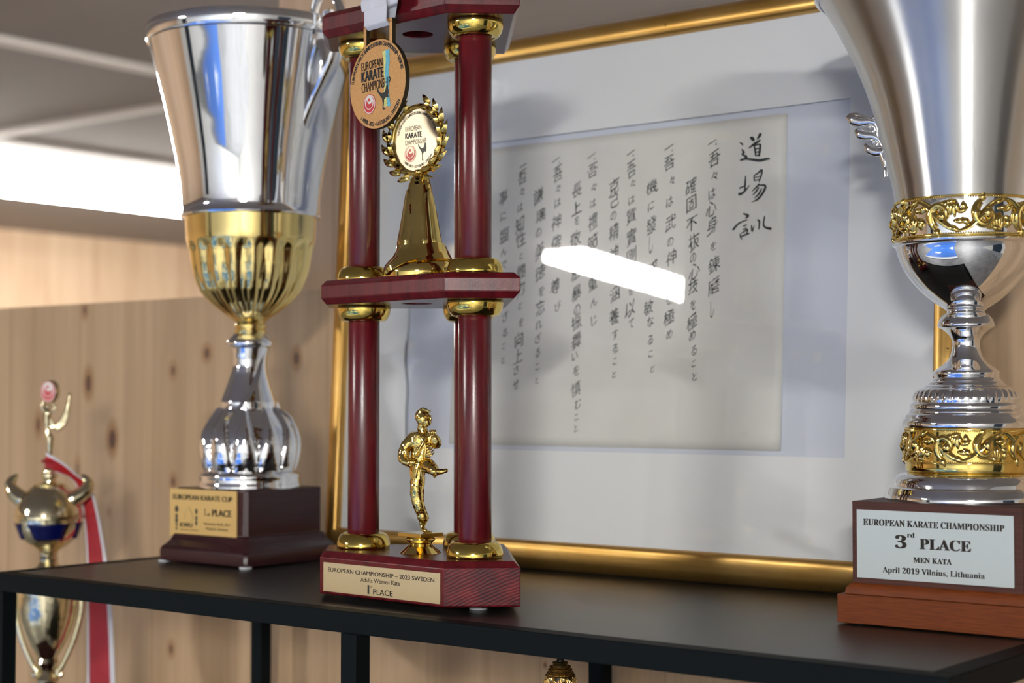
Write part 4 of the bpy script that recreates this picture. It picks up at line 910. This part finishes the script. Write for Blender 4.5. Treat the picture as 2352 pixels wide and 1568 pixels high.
# scroll-work bands
def scroll_band(bm, y_lo, y_hi, half, per, relief, beads=True):
    za, zb_ = zr(y_lo), zr(y_hi); zm = (za + zb_) / 2; A = (zb_ - za) / 2; r0 = half * depth((RX_, RY_, zm)) / F
    Pl = 2 * pi * r0 / per
    def mapc(s, z, o=0.0):
        a = s / r0; return V(((r0 + o) * cos(a), (r0 + o) * sin(a), zm + z))
    for k in range(per):
        for hlf in (0, 1):
            s0 = (k + hlf * .5) * Pl; sg = 1 if hlf == 0 else -1
            # wave stem, spiral scroll, split leaf and small buds
            P = [mapc(s0 + Pl * .5 * t_, sg * A * .80 * sin(pi * t_) - sg * A * .80 * .0 , relief * .8) for t_ in [i / 14 for i in range(15)]]
            P = [mapc(s0 + Pl * .5 * t_ - Pl * .02, -sg * A * .82 * cos(pi * t_), relief) for t_ in [i / 14 for i in range(15)]]
            tube(bm, P, [.0012, .0026, .0032, .0026, .0012], 8, .6)
            c_s, c_z = s0 + Pl * .27, sg * A * .02
            for k2, (rad0, w_) in enumerate(((A * .80, .0026), (A * .62, .0018))):
                P = []
                for i in range(30):
                    t_ = i / 29; th = (pi * .62 + sg * 0) + 2 * pi * .86 * t_ ; rr_ = rad0 * (1 - .62 * t_)
                    P.append(mapc(c_s + rr_ * .78 * cos(th), c_z + sg * rr_ * sin(th), relief * (1 + .4 * t_)))
                tube(bm, P, [w_ * .6, w_ * 1.2, w_ * 1.1, w_, w_ * .9, w_ * .5], 7)
            ball(bm, mapc(c_s + A * .12, c_z + sg * A * .05, relief * 1.2), .0040, 10, 1, 1, 1.2)
            for q_ in range(6):
                th = -.5 + q_ * .34; L0 = A * (.62 + .1 * (q_ % 2)); P = [mapc(s0 + Pl * (.44 - .02 * q_) - L0 * t_ * sin(th) * .6, -sg * A * .78 + sg * L0 * 1.3 * t_ * cos(th), relief * (.6 + .8 * sin(pi * t_))) for t_ in (0, .3, .6, .85, 1)]
                tube(bm, P, [.0008, .0018, .0021, .0014, .0004], 7, .7)
            for dx, dz, ang, ln in ((.36, .55, .5, .010), (.42, .30, .1, .009), (.10, -.55, 2.4, .008), (.22, .66, 1.2, .007), (.47, -.1, -.5, .008), (.04, .2, 1.7, .007), (.33, -.62, -.3, .008)):
                P = [mapc(s0 + dx * Pl + ln * t_ * cos(ang), sg * (dz * A + ln * t_ * sin(ang)), relief * (1 + .3 * sin(pi * t_))) for t_ in (0, .25, .5, .75, 1)]
                tube(bm, P, [.0008, .0023, .0027, .0019, .0005], 7, .7)
    n = 180
    if beads:
        for z in (A - .0006, -A + .0006):
            for i in range(n): ball(bm, mapc(2 * pi * r0 * i / n, z, relief * .9), .00058, 6)
    for z, rr_ in ((A + .0004, .0007), (-A - .0004, .0007)):
        tube(bm, [mapc(2 * pi * r0 * i / 96, z, relief * .6) for i in range(97)], rr_, 8, caps=False)
    return r0
bm = B(); scroll_band(bm, 551, 467, 156.2, 5, .0006); mesh('pierced_gold_band', bm, GOLD, cr_, smooth=60)
bm = B(); scroll_band(bm, 1059, 986, 138.4, 5, .0002); mesh('scroll_relief', bm, GOLD, loband, smooth=60)
bm = B(); pr_ = rp([(466, 150), (464, 156.5), (459, 157), (440, 159.5), (420, 163.5), (400, 168.3), (383, 172.5), (350, 179.5), (318, 187), (290, 193.3), (256, 202.5), (230, 210.5), (203, 219.5), (178, 228.5), (153, 238.5), (128, 249.5), (103, 262), (76, 275), (50, 289), (25, 303), (0, 318), (-14, 327)])
inn = [(r - .001, z) for r, z in pr_[2:]][::-1]
lathe(bm, pr_ + inn + [(.001, pr_[2][1])], n=160); mesh('cup_body', bm, BRUSH, cr_, smooth=60)
bm = B(); rz_, zz_ = pr_[-1]; tube(bm, [V((rz_ * cos(2 * pi * i / 96), rz_ * sin(2 * pi * i / 96), zz_)) for i in range(97)], .0028, 10, caps=False); mesh('cup_rim', bm, CHROME, cr_, smooth=60)
# winged ornaments on both sides
for s in (1, -1):
    hb = B()
    def hp2(cx_, cy_, d=0.0):
        p = at(1900 + cx_ / 5.227, 180 + cy_ / 5.227, RY_); return V((s * (RX_ - p.x), d, p.z))
    if s == 1: hp2_ = lambda cx_, cy_, d=0.0: V((-hp2(cx_, cy_).x, d, hp2(cx_, cy_).z))
    else: hp2_ = lambda cx_, cy_, d=0.0: V((-hp2(cx_, cy_).x, d, hp2(cx_, cy_).z))
    def feather(pts, w_): tube(hb, cat_rom([hp2_(*q) for q in pts], 6), lerp_list(w_, (len(pts) - 1) * 6 + 1), 10, .75, V((0, 1, 0)))
    feather([(262, 462), (330, 500), (420, 525), (520, 520), (610, 540)], [.0024, .0046, .0044, .0032, .0018])
    feather([(280, 440), (380, 450), (480, 490), (570, 515)], [.0012, .0022, .0020, .0012])
    feather([(300, 470), (400, 505), (500, 515)], [.0008, .0013, .0008])
    feather([(360, 625), (410, 670), (490, 690), (580, 700), (640, 750)], [.0020, .0042, .0038, .0030, .0018])
    feather([(380, 610), (470, 645), (560, 660)], [.0010, .0016, .0010])
    feather([(470, 795), (520, 850), (600, 885), (690, 880)], [.0020, .0040, .0038, .0030])
    feather([(500, 800), (580, 830), (690, 830)], [.0010, .0016, .0012])
    feather([(590, 545), (625, 600), (625, 680), (650, 760), (690, 830)], [.0016, .0020, .0020, .0018, .0022])
    feather([(555, 575), (590, 590), (590, 630), (540, 655)], [.0012, .0014, .0014, .0010]); feather([(540, 745), (590, 740), (625, 770), (610, 810)], [.0010, .0014, .0014, .0010])
    feather([(672, 900), (700, 990), (716, 1060), (720, 1110), (724, 1185)], [.0030, .0028, .0020, .0028, .0030])
    for yy in (930, 960, 990, 1020): tube(hb, [hp2_(664 + (yy - 930) * .35, yy), hp2_(735 + (yy - 930) * .3, yy - 10)], .0014, 8)
    for q in ((580, 480), (525, 590), (575, 770)): ball(hb, hp2_(*q), .0022, 10)
    P = cat_rom([hp2_(640, 520), hp2_(720, 700), hp2_(760, 900), hp2_(800, 1150)], 5)
    mesh('side_ornament', hb, SILVER, cr_, smooth=50)

# ------------------------------------------------------------------ globe trophy standing left of the rack
GX, GY = at(113, 1165, .21).x, .21
GZ0 = -.235
gt_ = empty('globe_trophy', (GX, GY, GZ0), 0, 'pale gold globe trophy with winged figure topped by a red disc, behind the rack corner', 'trophy')
def gp_(rows): return [(r, z - GZ0) for r, z in prof(GX, GY, rows)]
def gz(y): return zat(GX, GY, y) - GZ0
gd = depth((GX, GY, 0)) / F
cvx = V((cos(rad(38)), sin(rad(38)), 0)); cvb = V((sin(rad(38)), -cos(rad(38)), 0))
def g3(px, py, d=0): return cvx * ((px - 113) * gd) + cvb * (d * gd) + V((0, 0, gz(py)))
bm = B(); lathe(bm, gp_([(1303, 30), (1296, 24), (1290, 20), (1282, 22), (1276, 19), (1268, 21), (1262, 24), (1256, 36), (1246, 50), (1234, 61), (1220, 69), (1205, 74), (1190, 76), (1188, 79), (1183, 79), (1181, 76), (1168, 74.5), (1155, 70), (1142, 63), (1130, 54), (1120, 43), (1115, 36), (1112, 38), (1109, 30), (1106, 16), (1098, 15), (1095, 19), (1088, 19), (1085, 14), (1080, 14), (1076, 12), (1070, 6), (1046, 5), (1044, 5.5), (1030, 6.5), (1012, 9), (1003, 9.5), (999, 6), (994, 3)]), n=64)
mesh('globe', bm, PALEGOLD, gt_, smooth=40)
bm = B()
for k in range(4):
    a_ = rad(-37) + k * 2 * pi / 4; rows_ = []
    for i in range(9):
        t_ = i / 8; yy = 1199 + 36 * t_; hw = .66 - .14 * t_; r_ = (lambda y_: 74.5 - (y_ - 1199) * .36)(yy) * gd * 1.02
        rows_.append([V((r_ * cos(a_ + q), r_ * sin(a_ + q), gz(yy))) for q in [hw * (j / 6 - .5) * 2 for j in range(7)]])
    loft(bm, rows_, False, False)
o_ = mesh('enamel_panels', bm, NAVY, gt_, smooth=60); sd_ = o_.modifiers.new('thick', 'SOLIDIFY'); sd_.thickness = .0012; sd_.offset = 0
for s in (-1, 1):
    hb = B(); q = lambda x, y, d=0: g3(113 + (x - 113) * (1 if s == 1 else -.98), y, d)
    tube(hb, cat_rom([q(150, 1152, 20), q(172, 1145, 14), q(194, 1130, 8), q(203, 1112, 4), q(196, 1098, 2), q(187, 1090, 0)], 6), [17 * gd, 20 * gd, 18 * gd, 14 * gd, 9 * gd, 3 * gd], 12)
    mesh('horn', hb, PALEGOLD, gt_, smooth=60)
bm = B()   # winged figure holding the disc
tube(bm, cat_rom([g3(108, 1002), g3(107, 985), g3(106, 965), g3(108, 948), g3(107, 938), g3(109, 930)], 6), lerp_list([6 * gd, 5 * gd, 6.5 * gd, 8 * gd, 4 * gd, 3 * gd], 31), 10); ball(bm, g3(109, 934), 5.5 * gd, 12)
tube(bm, cat_rom([g3(103, 946, 2), g3(97, 940, 4), g3(95, 930, 5), g3(100, 922, 4)], 5), 2.6 * gd, 8); tube(bm, cat_rom([g3(113, 946, 2), g3(121, 944, 4), g3(126, 936, 5), g3(120, 924, 4)], 5), 2.6 * gd, 8)
for k in range(7):
    t_ = k / 6; tube(bm, cat_rom([g3(112, 960 + 4 * k, -3), g3(126 + 6 * t_, 985 - 2 * k, -8), g3(142 + 8 * t_, 975 - 6 * k, -10), g3(150 + 5 * t_, 955 - 8 * k, -10), g3(149 + 2 * t_, 930 - 4 * k, -10)], 5), lerp_list([3 * gd, 5 * gd, 5 * gd, 4 * gd, 1.5 * gd], 21), 8)
    if k < 4: tube(bm, cat_rom([g3(104, 958 + 4 * k, -3), g3(98 - 3 * t_, 975 - 2 * k, -14), g3(94, 960 - 5 * k, -24), g3(92, 940 - 6 * k, -30)], 5), lerp_list([3 * gd, 4 * gd, 4 * gd, 1.5 * gd], 16), 8)
mesh('winged_figure', bm, PALEGOLD, gt_, smooth=60)
bm = B(); dn = (cvb * .86 - cvx * .5).normalized(); ds = V((-dn.y, dn.x, 0)) * 1; dc = g3(112, 899, 0)
def dring(r, d): return [dc + (ds * cos(2 * pi * i / 40) + V((0, 0, 1)) * sin(2 * pi * i / 40)) * (r * gd) + dn * (d * gd) for i in range(40)]
loft(bm, [dring(22, -7), dring(26, -6), dring(26.5, 0), dring(25.5, 4.6), dring(24.5, 5.6)]); hub = mesh('disc_holder', bm, PALEGOLD, gt_, smooth=40)
bm = B(); emblem(bm, 0, 0, 24 * gd, lambda x, z, l=0: dc + ds * x + V((0, 0, z)) + dn * (5.8 * gd + .00008 * l), 0, 1, 32)
mesh('emblem_print', bm, [LOGOR, LOGOW], hub, smooth=0, recalc=False)
bm = B()   # loving cup below
lathe(bm, gp_([(1700, 60), (1690, 62), (1672, 60), (1665, 45), (1650, 30), (1628, 20), (1600, 16), (1580, 17), (1572, 24), (1560, 26), (1550, 18), (1540, 14), (1530, 20), (1520, 25), (1510, 22), (1500, 27), (1482, 38), (1460, 48), (1435, 57), (1405, 64), (1375, 67), (1345, 68), (1325, 69), (1320, 72), (1314, 70), (1309, 48), (1303, 30), (1298, 24)]), n=64)
mesh('loving_cup', bm, PALEGOLD, gt_, smooth=40)
for s in (-1, 1):
    hb = B(); q = lambda x, y, d=0: g3(113 + s * (x - 113), y, d)
    tube(hb, cat_rom([q(172, 1330), q(186, 1345), q(190, 1380), q(186, 1420), q(174, 1465), q(158, 1505), q(144, 1532), q(136, 1540), q(140, 1550), q(148, 1545)], 6), [4 * gd, 7 * gd, 7.5 * gd, 7 * gd, 6.5 * gd, 6 * gd, 7 * gd, 7 * gd, 5 * gd], 12)
    mesh('cup_handle', hb, PALEGOLD, gt_, smooth=60)
zb_ = gz(1698)
bm = B(); box(bm, -.042, .042, -.042, .042, 0, zb_ + .0003); mesh('trophy_base', bm, BURG, gt_, bevel=.001)
bm = B(); box(bm, GX - .09, GX + .09, GY - .12, GY + .13, FLOOR, GZ0)
tag(mesh('side_plinth', bm, BURG, bevel=.002), 'low dark plinth below the frame carrying the pale gold globe trophy', 'stand')
# red and white ribbon tied round the trophy's neck, hanging behind the shelf edge
rb = B()
def gw(px, py, d=0): return g3(px, py, d) + V((GX, GY, GZ0))
P = cat_rom([gw(106, 1058, 9), gw(121, 1064, 12), gw(138, 1072, 8), gw(160, 1088, 0), gw(182, 1106, -6), (gw(196, 1135, -10)), gw(204, 1165, -10), gw(213, 1220, -10), gw(221, 1290, -10), gw(226, 1370, -10), gw(230, 1460, -10), gw(234, 1600, -10)], 6)
n_ = len(P); sd = []
for i in range(n_):
    k = i / (n_ - 1); sd.append((cvx * min(1, max(.15, (k - .12) * 3)) + V((0, 0, 1)) * max(0, 1 - k * 3.4) + cvb * .25).normalized())
ribbon(rb, P, sd, lerp_list([40 * gd, 38 * gd, 34 * gd, 32 * gd, 32 * gd, 34 * gd, 36 * gd, 42 * gd, 50 * gd, 60 * gd, 66 * gd, 72 * gd], n_), .0008, (1, 0, 1), (0, .09, .84, 1))
tube(rb, [gw(113 + 9 * cos(a), 1058 + 2 * sin(a), 9 * sin(a)) for a in [2 * pi * i / 20 for i in range(21)]], 11 * gd, 8, .35, V((0, 0, 1)), False)
tag(mesh('ribbon', rb, [RED, WHITER], smooth=60), 'red and white striped ribbon tied round the globe trophy and hanging down', 'ribbon')

# ------------------------------------------------------------------ ornament on the lower shelf, only its tip showing
OP = at(1287, 1540, .10); OX, OY = OP.x, .10
on = empty('stupa_ornament', (OX, OY, -.34), 0, 'black and gold ribbed ornament tip showing below the front rail', 'ornament')
od = depth((OX, OY, -.05)) / F
def oz(y): return zat(OX, OY, y) + .34
bm = B(); pr_ = []
for k, (y, h) in enumerate(((1600, 40), (1568, 33), (1556, 31), (1551, 29), (1546, 25), (1543, 24), (1539, 20.5), (1536, 21), (1532, 17.5), (1529, 18), (1525, 13.5), (1522, 14), (1518, 9.5), (1514, 8.5), (1509, 6), (1503, 3))): pr_.append((h * od, oz(y)))
pr_ = [(.045, 0), (.045, .02), (.03, .04), (.022, .12), (.03, .18)] + [q for q in pr_ if q[1] > .19]
lathe(bm, pr_, n=48); mesh('spire', bm, BLKGOLD, on, smooth=30)
bm = B()
for y, h in ((1521.5, 11.2), (1530, 17.8), (1537, 21.2), (1544.5, 24.3), (1550, 28)):
    r_ = h * od; n_ = 22
    for i in range(n_): ball(bm, (r_ * cos(2 * pi * i / n_), r_ * sin(2 * pi * i / n_), oz(y)), .0015, 8, 1.7, 1.7, .75)
mesh('gold_beading', bm, OLDGOLD, on)
bm = B()
for i in range(6):
    a = rad(-52) + .25 + 2 * pi * i / 6; u = V((cos(a), sin(a), 0)); tg_ = V((-sin(a), cos(a), 0))
    ball(bm, u * (29 * od) + V((0, 0, oz(1556))), 7.5 * od, 12, 1, 1, 1.25)
    for s in (-1, 1):
        for j in range(3): tube(bm, [u * ((31 + j) * od) + tg_ * (s * (9 + 4 * j) * od) + V((0, 0, oz(1556 + 2 * j))), u * (33 * od) + tg_ * (s * (4 + 7 * j) * od) + V((0, 0, oz(1575)))], .0009, 6)
    P = [(u * cos(q) + tg_ * sin(q)) * (28.5 * od) + V((0, 0, oz(1549 + 10 * abs(sin(3 * q))))) for q in [.2 * j - .5 for j in range(6)]]
    tube(bm, P, .0011, 6)
mesh('gold_petals', bm, OLDGOLD, on, smooth=60)
